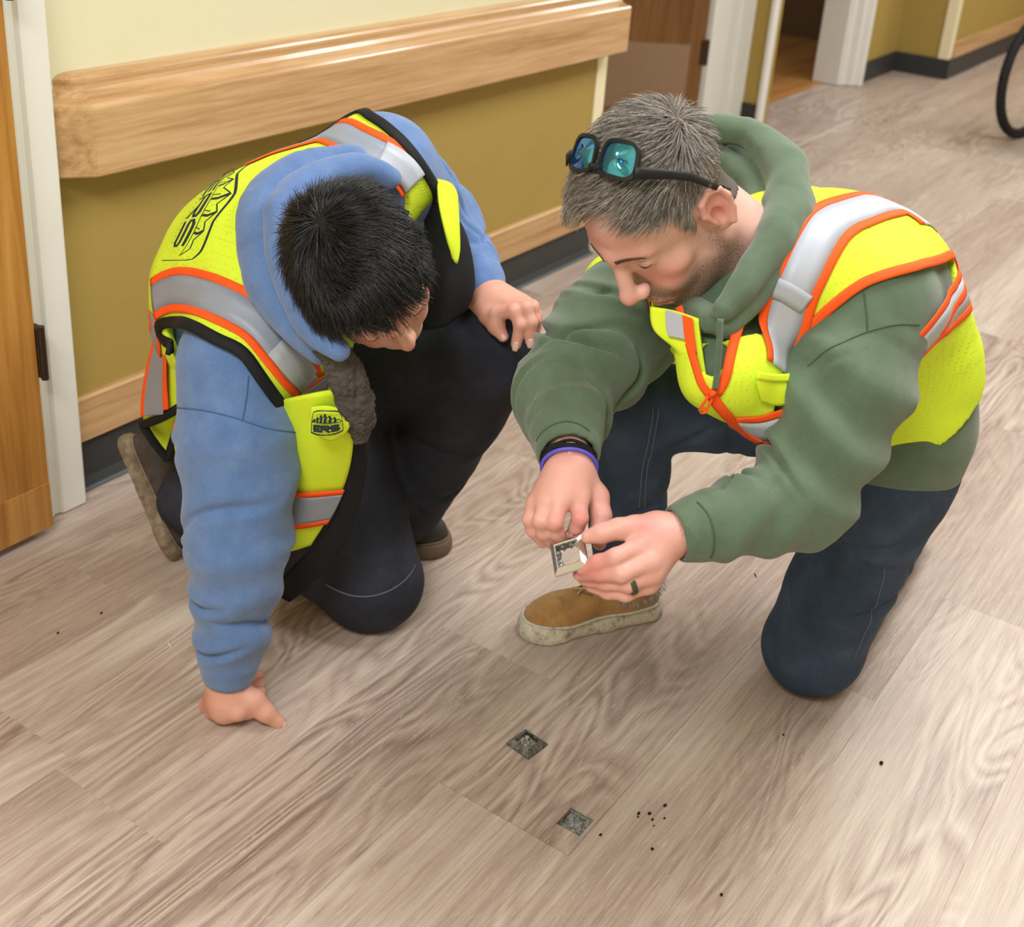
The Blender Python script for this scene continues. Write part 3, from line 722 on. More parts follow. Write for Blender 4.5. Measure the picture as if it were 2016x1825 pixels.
def torsoB(x, fold=None):
    b = Body()
    b.cone(bT0, bT1, .165 + x, .165 + x, .0, (bFR, 1.3), fold)
    b.cone(bT1, bT2, .165 + x, .178 + x, .05, (bFR, 1.32), fold)
    b.cone(bT2, bT3, .178 + x, .128 + x, .05, (bFR, 1.25))
    b.cone(bT3 * .8 + bT2 * .2, bSHL, .105 + x, .080 + x, .05)
    b.cone(bT3 * .8 + bT2 * .2, bSHR, .105 + x, .080 + x, .05)
    return b
HB = torsoB(0, (.006, 36, 1.2, .05, .95))
HB.cone(bSHR, bSHR * .6 + bELR * .4, .078, .088, .035, fold=(.010, 50, 2.3, .3, 1.3)).cone(bSHR * .6 + bELR * .4, bELR, .088, .074, .012, fold=(.017, 52, 2.3, -.2, 1.15))
HB.cone(bELR, bELR * .22 + bWRR * .78, .074, .050, .02, fold=(.018, 70, .9, -.1, 1.05))
HB.cone(bELR * .24 + bWRR * .76, bELR * .12 + bWRR * .88, .0425, .0435, .004)
HB.cone(bELR * .06 + bWRR * .94, bWRR * 1.3 - bELR * .3, .034, .037, .004, op='s')
HB.cone(bSHL, bELL, .088, .072, .035, fold=(.012, 56, 4.1, .12, 1.1))
HB.cone(bELL, bELL * .15 + bWRL * .85, .072, .048, .02, fold=(.012, 66, 1.9, -.1, .98))
HB.cone(bELL * .2 + bWRL * .8, bELL * .03 + bWRL * .97, .041, .039, .006)
JBR = Body()    # near leg, knee on the floor
JBR.ell((bHIL + bHIR) / 2, (.16, .12, .12), np.stack([nrm(bHIL - bHIR), nrm(np.cross(bUP, bHIL - bHIR)), bUP], 1), k=0)
JBR.cone(bHIR, bKNR, .128, .090, .04, fold=(.006, 40, 1.1, .0, .8))
JBR.ell(bKNR + A3(.0, -.005, -.008), (.084, .084, .074), k=.02)
JBR.cone(bKNR, bANR, .080, .058, .02, fold=(.010, 50, 2.1, .1, 1.0))
JBR.cone(bHIL, bKNL, .106, .082, .04, fold=(.006, 44, 3.1, .1, 1.0))
JBR.cone(bKNL, bANL + (bANL - bKNL) * .03, .088, .074, .03, fold=(.008, 46, .7, .1, .95))
HEADB = headbody(dict(open=.0016, nose=.80))
HEADB.cone((0, -.030, -.040), toloc(bC7 + bFR * .045, bHC, bHR), .058, .066, .03)
BB = torsoB(-.035)
BB.cone(bSHL, bELL, .05, .042).cone(bELL, bWRL, .04, .027).cone(bSHR, bELR, .05, .042).cone(bELR, bWRR, .04, .03)
BB.cone(bHIL, bKNL, .08, .055).cone(bKNL, bANL, .055, .04).cone(bHIR, bKNR, .08, .055).cone(bKNR, bANR, .055, .04)
HLB = Body()     # hand on the knee
HLB.cone(bWRL * .6 + bELL * .4, bWRL, .030, .0275, .0)
HLB.cone(bWRL, A3(1.5631,1.0589,0.6076), .0275, .029, .012)
hand(HLB, (1.569,1.0714,0.6095), [(1.5246,1.0189,0.5973), (1.5408,1.007,0.6132), (1.5587,1.0009,0.6149), (1.5774,0.9996,0.6115)],
     [([(1.5266,1.0207,0.6031), (1.5279,0.9896,0.6169), (1.5265,0.9755,0.5973), (1.5215,0.9771,0.5655)], [.0115, .0104, .0096, .0084]),
      ([(1.5408,1.007,0.6132), (1.5401,0.9754,0.6225), (1.5376,0.9623,0.6021), (1.5356,0.9602,0.5713)], [.0115, .0102, .0094, .0082]),
      ([(1.5583,1.0027,0.6162), (1.5612,0.9774,0.6156), (1.5586,0.9673,0.5985), (1.5586,0.966,0.5727)], [.0108, .0095, .0088, .0078]),
      ([(1.5834,1.0095,0.6104), (1.5907,0.9942,0.6056), (1.589,0.9849,0.5911), (1.5916,0.9838,0.5702)], [.0095, .0085, .0078, .0070])],
     ([(1.5536,1.0678,0.6008), (1.5336,1.0407,0.5917), (1.5236,1.0191,0.5836), (1.5213,1.0028,0.5717)], [.020, .0140, .0118, .0092]), A3(0.7921,0.3844,-0.4948))
HRB = Body()     # fist pressed to the floor
HRB.cone(bWRR * .6 + bELR * .4, bWRR, .031, .0295, .0)
HRB.cone(bWRR, A3(1.0873,1.1839,0.0365), .0295, .033, .012)
hand(HRB, (1.0905,1.1892,0.0416), [(1.082,1.1541,0.032), (1.0743,1.1775,0.0215), (1.0763,1.2024,0.0139), (1.0842,1.2248,0.0069)],
     [([(1.082,1.1541,0.032), (1.1009,1.1516,0.0229), (1.1229,1.1606,0.0188), (1.1482,1.1725,0.0195)], [.0125, .0115, .0105, .009]),
      ([(1.0743,1.1775,0.0215), (1.1028,1.1787,0.0031), (1.1366,1.1836,0.0111), (1.1667,1.1911,0.0155)], [.0125, .0115, .0105, .009]),
      ([(1.0763,1.2024,0.0139), (1.1072,1.2061,-0.0043), (1.1458,1.2114,0.0009), (1.183,1.212,0.0101)], [.0125, .0110, .0098, .0085]),
      ([(1.0842,1.2248,0.0069), (1.1148,1.2303,-0.0097), (1.1553,1.2329,-0.004), (1.1918,1.2326,0.0026)], [.0115, .0100, .009, .008])],
     ([(1.0957,1.1676,0.0496), (1.1076,1.1447,0.0441), (1.1145,1.1279,0.0246), (1.1282,1.1133,0.0034)], [.022, .0160, .0136, .0112]), A3(0.8488,0.3022,-0.4881))
HOODB = Body((.006, lambda P: .003 * wob(P, 34, 3.) + .0015 * wob(P, 80, 2.)))
tubeb(HOODB, [A3(q) for q in ((1.1443,1.0104,0.6693), (1.148,1.0617,0.6893), (1.164,1.1108,0.7296), (1.1896,1.1519,0.7781), (1.2324,1.1783,0.8168), (1.2982,1.1769,0.8404), (1.3566,1.1515,0.8456), (1.388,1.1295,0.829))], [.016, .022, .026, .028, .028, .026, .022, .016], .02)
tubeb(HOODB, [A3(q) for q in ((1.1707,1.0686,0.6425), (1.1824,1.1459,0.6845), (1.2103,1.2066,0.7365), (1.2597,1.2494,0.7829), (1.3308,1.2465,0.8146), (1.4024,1.2105,0.8318))], [.02, .034, .042, .044, .040, .026], .03)
VB = torsoB(.016); VB.wr = (.005, lambda P: .0030 * wob(P, 27, 3.) + .0018 * wob(P, 58, 1.))
VBCUT = Body()

def cutter(parts, base):
    """vest openings: inside each sleeve tube beyond the plane of its armhole edge, plus the neck and front opening"""
    def f(P):
        D = base.ev(P) if base.p else np.full(P.shape[:-1], 9.)
        for tube_, p0, n, cu in parts:
            t = tube_.ev(P); s = (P - p0) @ n; m = t < .02
            if cu is not None and m.any():
                Q = P[m]; c, sd = cu; d2 = ((Q[:, None, :] - c[None]) ** 2).sum(-1); i = d2.argmin(1); d = np.sqrt(d2[np.arange(len(Q)), i])
                w = np.clip((.075 - d) / .03, 0, 1); s[m] = s[m] * (1 - w) + ((Q - c[i]) * sd[i]).sum(1) * w
            D = np.minimum(D, np.maximum(t, -s))
        return D
    return f
def edge_of(curve, body, towards, n=44):
    c = catmull(curve, n); tg = nrm(np.gradient(c, axis=0)); s = nrm(np.cross(tg, body.grad(c)))
    s = s * np.sign((s * (A3(towards) - c)).sum(1).sum()); return c + s * .001, s
def plane_of(curve, towards, sh=.0):
    c = np.asarray(curve, float); m = c.mean(0); n = np.linalg.svd(c - m)[2][2]
    n = n if n @ (np.asarray(towards) - m) > 0 else -n
    return m + n * sh, n


# ---- hands-free pieces of man A's vest: edges and stripes as curves on the vest
VACUT.cone(A3(1.3302,0.5767,0.8099), A3(1.3405,0.5711,0.737), .042, .024, .0).cone(A3(1.3405,0.5711,0.737), A3(1.3412,0.5656,0.683), .024, .003, .0)
VACUT.cone(aT3 + aUP * .02 + aFR * .02, aT3 + aUP * .16 + aFR * .10, .086, .105, .0)
aNECK = [(1.59,0.6141,0.8913),(1.6202,0.6077,0.8888),(1.5826,0.5772,0.8958),(1.4912,0.5487,0.8827),(1.4482,0.5487,0.8525),(1.4285,0.5562,0.8162),(1.4198,0.5663,0.7798),(1.3773,0.5575,0.7602),(1.3437,0.548,0.7396),(1.33,0.5445,0.7145),(1.3253,0.5513,0.6924)]
aFRR = [(1.3781,0.6412,0.7678),(1.3639,0.6246,0.7515),(1.3416,0.6024,0.7372),(1.3258,0.5834,0.7193),(1.3206,0.5682,0.6996),(1.3233,0.5582,0.6895)]
aZIP = [(1.3233,0.5571,0.6912),(1.3449,0.5435,0.6603),(1.3894,0.5356,0.6217),(1.4076,0.5148,0.6052)]
aARM = [(1.4533,0.5024,0.7378),(1.4549,0.4948,0.755),(1.4618,0.4813,0.7793),(1.4762,0.4641,0.8034),(1.4933,0.4473,0.8223),(1.515,0.4244,0.8348),(1.5447,0.403,0.8413),(1.6307,0.395,0.8306),(1.7272,0.3995,0.8074),(1.7322,0.393,0.7926),(1.7347,0.3841,0.7767),(1.6894,0.3687,0.7715),(1.6267,0.3641,0.7656),(1.5906,0.3647,0.7441)]
aST1 = [(1.4104,0.5063,0.7105),(1.4271,0.5156,0.7289),(1.4379,0.5212,0.7596),(1.4389,0.5169,0.8022),(1.4525,0.513,0.8336),(1.4797,0.5125,0.8607),(1.5165,0.5128,0.8786),(1.5651,0.5077,0.8837),(1.612,0.4959,0.8851),(1.6956,0.4872,0.8707),(1.7063,0.458,0.8607),(1.7011,0.4321,0.8516)]
aBUC = [(1.4294,0.5373,0.8088),(1.4337,0.522,0.805),(1.4398,0.5083,0.7975),(1.4456,0.4988,0.7916)]
aWST = [(1.3762,0.5453,0.6308),(1.3956,0.5105,0.6249),(1.4175,0.4828,0.6334),(1.5904,0.4975,0.5825),(1.577,0.4431,0.6375),(1.5466,0.4007,0.6927),(1.5402,0.3785,0.7273),(1.5704,0.3645,0.7576),(1.643,0.3653,0.7677),(1.7376,0.3794,0.7668)]
aPOC = [[(1.3555,0.5162,0.7195),(1.3884,0.5039,0.7077),(1.4319,0.4952,0.6965)],[(1.3563,0.5099,0.7026),(1.3878,0.4983,0.6899),(1.4178,0.4885,0.6851)],[(1.3681,0.5076,0.6815),(1.3941,0.4963,0.6697),(1.4173,0.4854,0.669)]]
# ---- man B
VBCUT.cone(bT3 + bUP * .03 + bFR * .02, bT3 + bUP * .16 + bFR * .14, .112, .14, .0)
bARR = [(1.0941,1.2822,0.6032),(1.161,1.3832,0.5695),(1.1611,1.3888,0.5845),(1.1538,1.3548,0.605),(1.1064,1.2418,0.6448),(1.1093,1.1954,0.6372),(1.1205,1.1681,0.6282),(1.1302,1.1446,0.5953),(1.156,1.1339,0.5486),(1.3668,1.2945,0.3805)]
bARL = [(1.397,1.3191,0.8401),(1.4029,1.3118,0.8443),(1.4273,1.3045,0.8525),(1.455,1.2894,0.8715),(1.4788,1.2752,0.8851),(1.4584,1.2278,0.8885),(1.4565,1.1757,0.8697),(1.4709,1.1409,0.8319),(1.5134,1.1397,0.7737),(1.5298,1.1557,0.7515)]
bSTR = [(1.1727,1.4109,0.62),(1.1679,1.3736,0.6449),(1.1572,1.3226,0.6653),(1.1449,1.2564,0.677),(1.1485,1.2104,0.6722),(1.1602,1.1752,0.6564),(1.1687,1.148,0.6279),(1.1886,1.1336,0.5897),(1.3373,1.2489,0.4698)]
bSTL = [(1.347,1.3819,0.805),(1.3764,1.3475,0.8265),(1.3977,1.3168,0.8412),(1.4199,1.2875,0.8595),(1.4099,1.2175,0.8613),(1.4198,1.1762,0.8473),(1.4408,1.1486,0.8259),(1.4543,1.1389,0.804)]
bCHR = [(1.1737,1.1394,0.5256),(1.3354,1.2624,0.4433),(1.3653,1.2572,0.4551),(1.4095,1.2642,0.4462)]
bWSB = [(1.1701,1.4096,0.5963),(1.1762,1.4137,0.5596),(1.2336,1.4767,0.4866),(1.2431,1.4786,0.4416),(1.2414,1.4664,0.4139)]
bPAN = [[(1.1681,1.1484,0.539),(1.1609,1.0639,0.5819),(1.199,1.0374,0.5847)],[(1.195,1.1862,0.4399),(1.1839,1.0876,0.4952),(1.2234,1.0519,0.4771)],[(1.2133,1.2113,0.3338),(1.209,1.1307,0.3746),(1.2462,1.093,0.3744)],[(1.2025,1.2359,0.2215),(1.2141,1.1784,0.2469),(1.24,1.149,0.2597)]]
bLIN = [[(1.1862,1.0395,0.6119),(1.1991,1.0287,0.6109),(1.2163,1.0211,0.5972)],[(1.2229,1.0529,0.5019),(1.2338,1.045,0.5004),(1.2498,1.0452,0.494)],[(1.2445,1.0837,0.3964),(1.2553,1.073,0.3914),(1.2677,1.0675,0.3836)],[(1.2488,1.1275,0.2868),(1.26,1.1143,0.2795),(1.2726,1.1064,0.2691)],[(1.2245,1.1745,0.213),(1.2392,1.1611,0.1997),(1.2468,1.1442,0.1936)],[(1.2013,1.1966,0.172),(1.2133,1.1863,0.1576),(1.2183,1.1745,0.1525)]]
bLPA = [[(1.5115,1.1371,0.8007),(1.5372,1.1283,0.7892),(1.5527,1.1265,0.7672)],[(1.4853,1.1112,0.7691),(1.5002,1.1025,0.7621),(1.5174,1.0953,0.7368)],[(1.4772,1.089,0.7273),(1.4895,1.0851,0.7212),(1.5046,1.0823,0.6973)],[(1.4862,1.0837,0.6891),(1.4877,1.0787,0.6858),(1.4968,1.0792,0.6791)]]
bLLI = [[(1.5248,1.1752,0.7495),(1.5172,1.1353,0.7604),(1.5316,1.1257,0.7512)],[(1.5076,1.157,0.7198),(1.5051,1.1059,0.7388),(1.5345,1.0983,0.7236)],[(1.487,1.1432,0.6648),(1.4896,1.0861,0.6859),(1.5262,1.071,0.6752)],[(1.4688,1.1317,0.6171),(1.4748,1.0768,0.635),(1.514,1.0575,0.6361)],[(1.4484,1.1235,0.5691),(1.459,1.0787,0.5835),(1.5046,1.0642,0.6024)]]
bFUR = [(1.1653,1.0453,0.653), (1.1748,1.0316,0.6299), (1.1888,1.0285,0.5913), (1.2084,1.0297,0.5441), (1.222,1.0388,0.5073)]
bLOG = [[(1.3514,1.3753,0.8098),(1.2601,1.3105,0.8067),(1.2136,1.3008,0.7693),(1.183,1.3094,0.7245),(1.1776,1.3303,0.7033)],[(1.3475,1.3954,0.798),(1.2679,1.3569,0.7939),(1.2228,1.3489,0.7596),(1.196,1.3583,0.7182),(1.1849,1.3712,0.6907)],[(1.3278,1.4002,0.7914),(1.3117,1.4333,0.7649),(1.2558,1.4186,0.7386),(1.2197,1.4137,0.7079),(1.1961,1.4161,0.676)]]
bBAD = [[(1.3723,1.2692,0.4079),(1.4209,1.2795,0.3859),(1.4948,1.3119,0.3469)],[(1.3858,1.2816,0.371),(1.4451,1.2977,0.3392),(1.5056,1.321,0.3227)],[(1.4481,1.3213,0.3078),(1.4879,1.3394,0.2898),(1.4994,1.3314,0.3093)]]
aHEM = A3([(1.6606,0.4195,0.4935)][0])
aCORD = [(1.3287,0.5619,0.7892), (1.3225,0.5556,0.758), (1.3203,0.5524,0.7256), (1.3165,0.5501,0.7034)]

cutA = cutter([(Body().cone(aSHL * 1.3 - aELL * .3, aSHL * .45 + aELL * .55, .110, .092, 0), *plane_of(aARM, aELL, .0), edge_of(aARM, VA, aELL)), (Body().cone(aSHR * 1.3 - aELR * .3, aELR, .125, .12, 0), aSHR * .78 + aELR * .22, nrm(nrm(aELR - aSHR) - .55 * aLF), None), (Body().ell((aHIL + aHIR) / 2, (.35, .35, .30), k=0), aHEM - aUP * .002, -aUP, None)], VACUT)
cutB = cutter([(Body().cone(bSHR * 1.3 - bELR * .3, bELR, .13, .12, 0), *plane_of(bARR, bELR, .0), edge_of(bARR[2:], VB, bELR)), (Body().cone(bSHL * 1.3 - bELL * .3, bELL, .13, .12, 0), *plane_of(bARL, bELL, -.012), edge_of(bARL, VB, bELL))], VBCUT)
bHEM = [[(1.2232,1.4602,0.5305),(1.1874,1.3981,0.535),(1.1681,1.3534,0.5426)],[(1.2269,1.4938,0.456),(1.2057,1.4329,0.465),(1.1867,1.3724,0.4784)],[(1.2252,1.5076,0.3965),(1.2095,1.4455,0.4141),(1.2021,1.3833,0.447)],[(1.2188,1.5045,0.3565),(1.2154,1.4541,0.3867),(1.2057,1.4002,0.4255)]]
bHEI = [[(1.2266,1.5089,0.3519),(1.2327,1.4749,0.371),(1.2293,1.4277,0.4053)],[(1.2455,1.5085,0.3137),(1.2515,1.4787,0.3375),(1.2546,1.4432,0.3736)],[(1.26,1.4972,0.2784),(1.2678,1.4843,0.3017),(1.2784,1.4614,0.3426)]]
bHEE = [[(1.2154,1.5004,0.3574), (1.226,1.4877,0.3252), (1.2419,1.4759,0.292)], [(1.2424,1.4751,0.292), (1.2458,1.4627,0.332), (1.2298,1.4113,0.4108)], [(1.215,1.5023,0.3588), (1.2129,1.451,0.3906), (1.203,1.3919,0.4348)]]
bSID = [[(1.2023,1.397,0.4153),(1.1923,1.3557,0.42),(1.1865,1.3243,0.4199)],[(1.2176,1.4293,0.361),(1.2105,1.381,0.3627),(1.2055,1.3455,0.3593)],[(1.2386,1.4492,0.3023),(1.235,1.4113,0.2987),(1.2303,1.3753,0.2952)]]

SEAMS = [('jeans', 1, JBR, [[(1.3425,1.2109,0.1053),(1.349,1.1597,0.1022),(1.3721,1.1237,0.1061),(1.4098,1.1054,0.1147),(1.4642,1.1131,0.1243)]]),
    ('jeans', 0, JA, [[(1.5592,0.7383,0.5238),(1.5577,0.7373,0.4815),(1.5762,0.7493,0.4256),(1.592,0.7582,0.3694),(1.62,0.7693,0.305)], [(1.5533,0.7439,0.5241),(1.5506,0.7425,0.4827),(1.5693,0.7545,0.4263),(1.5846,0.7633,0.3705),(1.6075,0.7724,0.3097)], [(1.7107,0.395,0.3039),(1.7074,0.3945,0.2491),(1.7173,0.4035,0.1815),(1.7232,0.4148,0.1125)]]),
    ('hoodie', 1, HB, [[(1.0959,1.2767,0.5126),(1.0786,1.2019,0.5399),(1.0959,1.1604,0.5364),(1.1242,1.1305,0.5199),(1.1635,1.1197,0.5017),(1.4303,1.3405,0.3201)], [(1.1238,1.1588,0.5914),(1.1154,1.1551,0.5603),(1.1036,1.1507,0.5336)]]),
    ('hoodie', 0, HA, [[(1.4279,0.4772,0.7193),(1.4324,0.4512,0.7526),(1.4673,0.4273,0.7668),(1.4935,0.3993,0.7781),(1.5267,0.377,0.7745)], [(1.4919,0.4445,0.8104),(1.4813,0.4326,0.7893),(1.4715,0.4239,0.7693)], [(1.2675,0.5314,0.571),(1.2582,0.5075,0.5618),(1.252,0.4957,0.5406),(1.2547,0.497,0.5111)], [(1.2222,0.7424,0.599),(1.23,0.7275,0.623),(1.2419,0.7092,0.6307),(1.2524,0.6846,0.6221)]])]


# ================================================================ building the people
def skin(name, base, dark, red):
    t = NT(name); v = t.co()
    f = t.noise(v, 60, 5, .6); c = t.mix(f, base, tuple(base[i] * .88 + red[i] * .12 for i in range(3)) + (1,))
    c = t.mix(t.math('MULTIPLY', t.attr('redness').outputs['Fac'], 1.), c, red)
    st = t.noise(v, 900, 2, .7); st = t.math('MULTIPLY', t.ramp(st, [(.34, (0, 0, 0)), (.62, (1, 1, 1))]), t.attr('stubble').outputs['Fac'])
    c = t.mix(st, c, dark)
    t.set(c, .48, .35); t.b.inputs['Subsurface Weight'].default_value = .12; t.b.inputs['Subsurface Radius'].default_value = (.012, .005, .003); t.b.inputs['Subsurface Scale'].default_value = .5
    t.bump(t.noise(v, 420, 4, .6), .18, .0008); return t.m
def fleece(name, c, lite, dark):
    t = NT(name); v = t.co()
    f = t.noise(v, 26, 5, .6); g = t.noise(t.mapv(v, (900, 900, 900)), 1, 2)
    col = t.ramp(t.math('MULTIPLY_ADD', g, .5, t.math('MULTIPLY', f, .5)), [(.3, dark), (.5, c), (.7, lite)])
    t.set(col, .88, .12, sheen=.25); t.bump(t.math('MULTIPLY_ADD', g, .4, f), .35, .0012); return t.m
def denim(name, c, lite, dark):
    t = NT(name); v = t.co()
    f = t.noise(v, 11, 5, .6); w = t.noise(t.mapv(v, (700, 700, 160)), 1, 2, .6)
    col = t.mix(t.math('MULTIPLY', w, .55), t.ramp(f, [(.32, dark), (.52, c), (.76, lite)]), lite)
    t.set(col, .8, .2); t.bump(t.math('MULTIPLY_ADD', w, .5, f), .3, .0012); return t.m
def cloth(name, c, rough=.75, vary=.05, bump=(500, .2, .0008), spec=.25): return plain(name, c, rough, spec, vary=vary, bump=bump)
M_SKINA = skin('skin_ruddy', rgb(218, 174, 160), rgb(118, 96, 84), rgb(208, 128, 122))
M_SKINB = skin('skin_tan', rgb(216, 170, 148), rgb(90, 70, 60), rgb(206, 130, 118))
M_GREEN = fleece('sage_green_fleece', rgb(86, 105, 84), rgb(98, 118, 95), rgb(76, 94, 75))
M_BLUE = fleece('washed_blue_fleece', rgb(92, 122, 172), rgb(112, 140, 186), rgb(78, 106, 154))
M_DENA = denim('dark_indigo_denim', rgb(46, 60, 82), rgb(72, 88, 112), rgb(34, 45, 64))
M_DENB = denim('black_navy_denim', rgb(38, 40, 50), rgb(60, 63, 75), rgb(26, 28, 37))
M_DENK = denim('black_work_cloth', rgb(26, 26, 32), rgb(38, 38, 46), rgb(16, 16, 22))
M_YEL = cloth('hi_vis_yellow', rgb(218, 242, 52))
M_ORA = cloth('hi_vis_orange', rgb(255, 92, 30), .7, .03)
M_SIL = cloth('silver_reflective_tape', rgb(176, 182, 194), .45, .03, (60, .1, .001), .5)
M_GRYT = cloth('grey_reflective_tape', rgb(142, 150, 164), .45, .04, (60, .15, .001), .5)
M_BLK = cloth('black_binding', rgb(24, 25, 28), .7, .1)
def mesh_obj(name, body, h, m, parent, iso=0, clip=None, R=None, c=None, lo=None, hi=None, **k):
    V, F = body.mesh(h, lo, hi, iso, clip)
    if R is not None: V = V @ np.asarray(R).T + np.asarray(c)
    return obj(name, V, F, m, parent, **k)
def person(name, label):
    o = empty(name); tag(o, label, 'person'); return o
def near(V, c, r): return np.clip(1 - np.linalg.norm((V - np.array(c)) / np.array(r), axis=1), 0, 1)
def body_mesh(P, trunk, head, hc, hR, hands, m, beard):
    V1, F1 = trunk.mesh(.012); parts = [(V1, F1)]
    V2, F2 = head.mesh(HRES); loc = V2.copy(); parts.append((V2 @ hR.T + hc, F2))
    for hb_ in hands: parts.append(hb_.mesh(.0019))
    V, F, o = [], [], 0; red = []; stub = []
    for i, (v, f) in enumerate(parts):
        V.append(v); F.append(f + o); o += len(v)
        r = np.zeros(len(v)); s = np.zeros(len(v))
        if i == 1:
            r = np.maximum.reduce([1.3 * near(loc, (0, .118, -.015), (.022, .02, .018)), .9 * near(loc, (.04, .07, -.012), (.04, .04, .035)), .9 * near(loc, (-.04, .07, -.012), (.04, .04, .035)),
                                   2.2 * near(loc, (0, .098, -.064), (.028, .016, .012)), .9 * near(loc, (-.083, -.014, .01), (.02, .035, .045)), .9 * near(loc, (.083, -.014, .01), (.02, .035, .045)), .45 * near(loc, (0, .09, .07), (.09, .05, .05))])
            jaw = np.clip((-.030 - loc[:, 2] - .25 * np.clip(.055 - loc[:, 1], -.02, .06)) / .02, 0, 1) * np.clip((loc[:, 1] + .02) / .02, 0, 1) * np.clip((loc[:, 2] + .150) / .03, 0, 1)
            jaw = np.maximum(jaw, np.clip((loc[:, 2] + .0) * -1 / .03, 0, 1) * np.clip((.03 - loc[:, 1]) / .02, 0, 1) * np.clip((loc[:, 1] + .005) / .012, 0, 1))
            lips = near(loc, (0, .098, -.064), (.026, .02, .010)) > 0
            s = beard * jaw * (1 - .9 * lips)
        elif i > 1:
            r = .28 + .5 * np.clip(wob(v, 60, i), 0, 1)
        red.append(np.clip(r, 0, .8)); stub.append(s)
    ob = obj('body', np.concatenate(V), np.concatenate(F), m, P); vattr(ob, 'redness', np.concatenate(red)); vattr(ob, 'stubble', np.concatenate(stub)); return ob
HRES = .0024
pa = person('person', 'man in green hoodie and yellow vest kneeling on the right, sunglasses on his head')
body_mesh(pa, BA, HEADA, aHC, aHR, [HRA, HLA], M_SKINA, 1.3)
mesh_obj('hoodie', HA, .004, M_GREEN, pa)
mesh_obj('hood', HOODA, .004, M_GREEN, pa)
mesh_obj('jeans', JA, .005, M_DENA, pa)
def vclipA(P):
    d = VA.ev(P); return np.maximum(-(d + .016), -cutA(P))
mesh_obj('vest', VA, .0045, M_YEL, pa, clip=vclipA)

pb = person('person', 'black-haired man in blue hoodie and yellow vest kneeling on the left, fist on floor')
body_mesh(pb, BB, HEADB, bHC, bHR, [HRB, HLB], M_SKINB, .15)
mesh_obj('hoodie', HB, .004, M_BLUE, pb)
mesh_obj('hood', HOODB, .004, M_BLUE, pb)
mesh_obj('jeans', JBR, .005, M_DENB, pb)
def vclipB(P):
    d = VB.ev(P); return np.maximum(-(d + .016), -cutB(P))
mesh_obj('vest', VB, .0045, M_YEL, pb, clip=vclipB)
# ---------------------------------------------------------------- garments: trims and panels
def meshy(name, c, dark, scale=175):
    """airy polyester net: rows of small holes"""
    t = NT(name); v = t.co()
    vo = t.n('ShaderNodeTexVoronoi'); t.put(vo.inputs['Vector'], v); vo.inputs['Scale'].default_value = scale; vo.inputs['Randomness'].default_value = .25
    h = t.ramp(vo.outputs['Distance'], [(.16, (1, 1, 1)), (.27, (0, 0, 0))])
    zone = t.ramp(t.noise(v, 5, 2), [(.42, (.15, .15, .15)), (.6, (1, 1, 1))])
    t.set(t.mix(t.math('MULTIPLY', t.math('MULTIPLY', h, zone), .55), c, dark), .75, .2)
    t.bump(t.math('MULTIPLY_ADD', t.noise(v, 14, 4), 2., t.math('MULTIPLY', h, -1.)), .5, .0012); return t.m
M_NET = meshy('hi_vis_net', rgb(216, 242, 60), rgb(116, 140, 24))
def strip(name, path, w, n, body, off, th, m, parent, shift=0., mm=4, **k):
    G = ribbon_grid(path, w, n, body, off, mm, False, shift); V, F, UV = shell(G, th, body)
    return obj(name, V, F, m, parent, **k)
def panel(name, rows, nu, nv, m, parent, th=.003, body=None, off=.004, flip=False, **k):
    G = sheet_grid(rows, nu, nv, body, off); V, F, UV = shell(G, th, body)
    o = obj(name, V, F, m, parent, **k)
    return o
def mirror(P, c, n):
    P = np.asarray(P, float); return P - 2 * ((P - c) @ n)[:, None] * n
def stripe(vest, path, body, tape, n=60, w=.046, off=.0015, edge=.012):
    s = strip('reflective_tape', path, w, n, body, off, .0014, tape, vest)
    for sg in (-1, 1): strip('orange_border', path, edge, n, body, off + .0004, .0014, M_ORA, vest, shift=sg * (w / 2 + edge * .42))
    return s
def vest_of(P): return [c for c in P.children if c.name.startswith('vest')][0]
va = vest_of(pa); va.data.materials[0] = M_NET
for nm, pth, w in (('neck_binding', aNECK, .012), ('zip_binding', aFRR, .010), ('zip_binding', aZIP, .014), ('armhole_binding', aARM, .013)):
    strip(nm, pth, w, 70, VA, .0005, .0028, M_ORA, va)
stripe(va, aST1, VA, M_SIL)
stripe(va, mirror(aST1, aT2, nrm(aLF - (aLF @ aUP) * aUP)), VA, M_SIL)
def band(c, ax, fr, r=.3, n=40):
    a = np.linspace(0, 2 * np.pi, n); l = np.cross(ax, fr); return c + r * (np.cos(a)[:, None] * fr + np.sin(a)[:, None] * l)
stripe(va, aWST, VA, M_SIL, w=.044)
strip('buckle_strap', aBUC, .026, 14, VA, .0045, .002, cloth('grey_webbing', rgb(168, 172, 182), .7, .08, (900, .3, .0006)), va)
FLP = [[(1.3437,0.6652,0.7712), (1.3462,0.6334,0.7741), (1.3476,0.5995,0.7724)], [(1.3414,0.656,0.7437), (1.3425,0.6209,0.7399), (1.3428,0.5861,0.7351)], [(1.3451,0.6229,0.7229), (1.339,0.5956,0.7151), (1.3357,0.5725,0.7054)], [(1.3381,0.5961,0.7018), (1.3378,0.5806,0.6949), (1.3328,0.5647,0.6906)]]
rf_ = panel('front_flap', FLP, 18, 20, M_YEL, va, .003)
panel('chest_pocket', aPOC, 16, 10, M_YEL, va, .003, VA, .003)
strip('pocket_hem', aPOC[0], .010, 20, VA, .0055, .002, M_YEL, va)
zs = va
V, F = [], []
zp = A3(aZIP[0]); zn = VA.grad(zp[None])[0]; zd = nrm(A3(-.2, .25, -.95) - zn * (A3(-.2, .25, -.95) @ zn))
zx = np.cross(zn, zd); q0 = zp + zn * .008
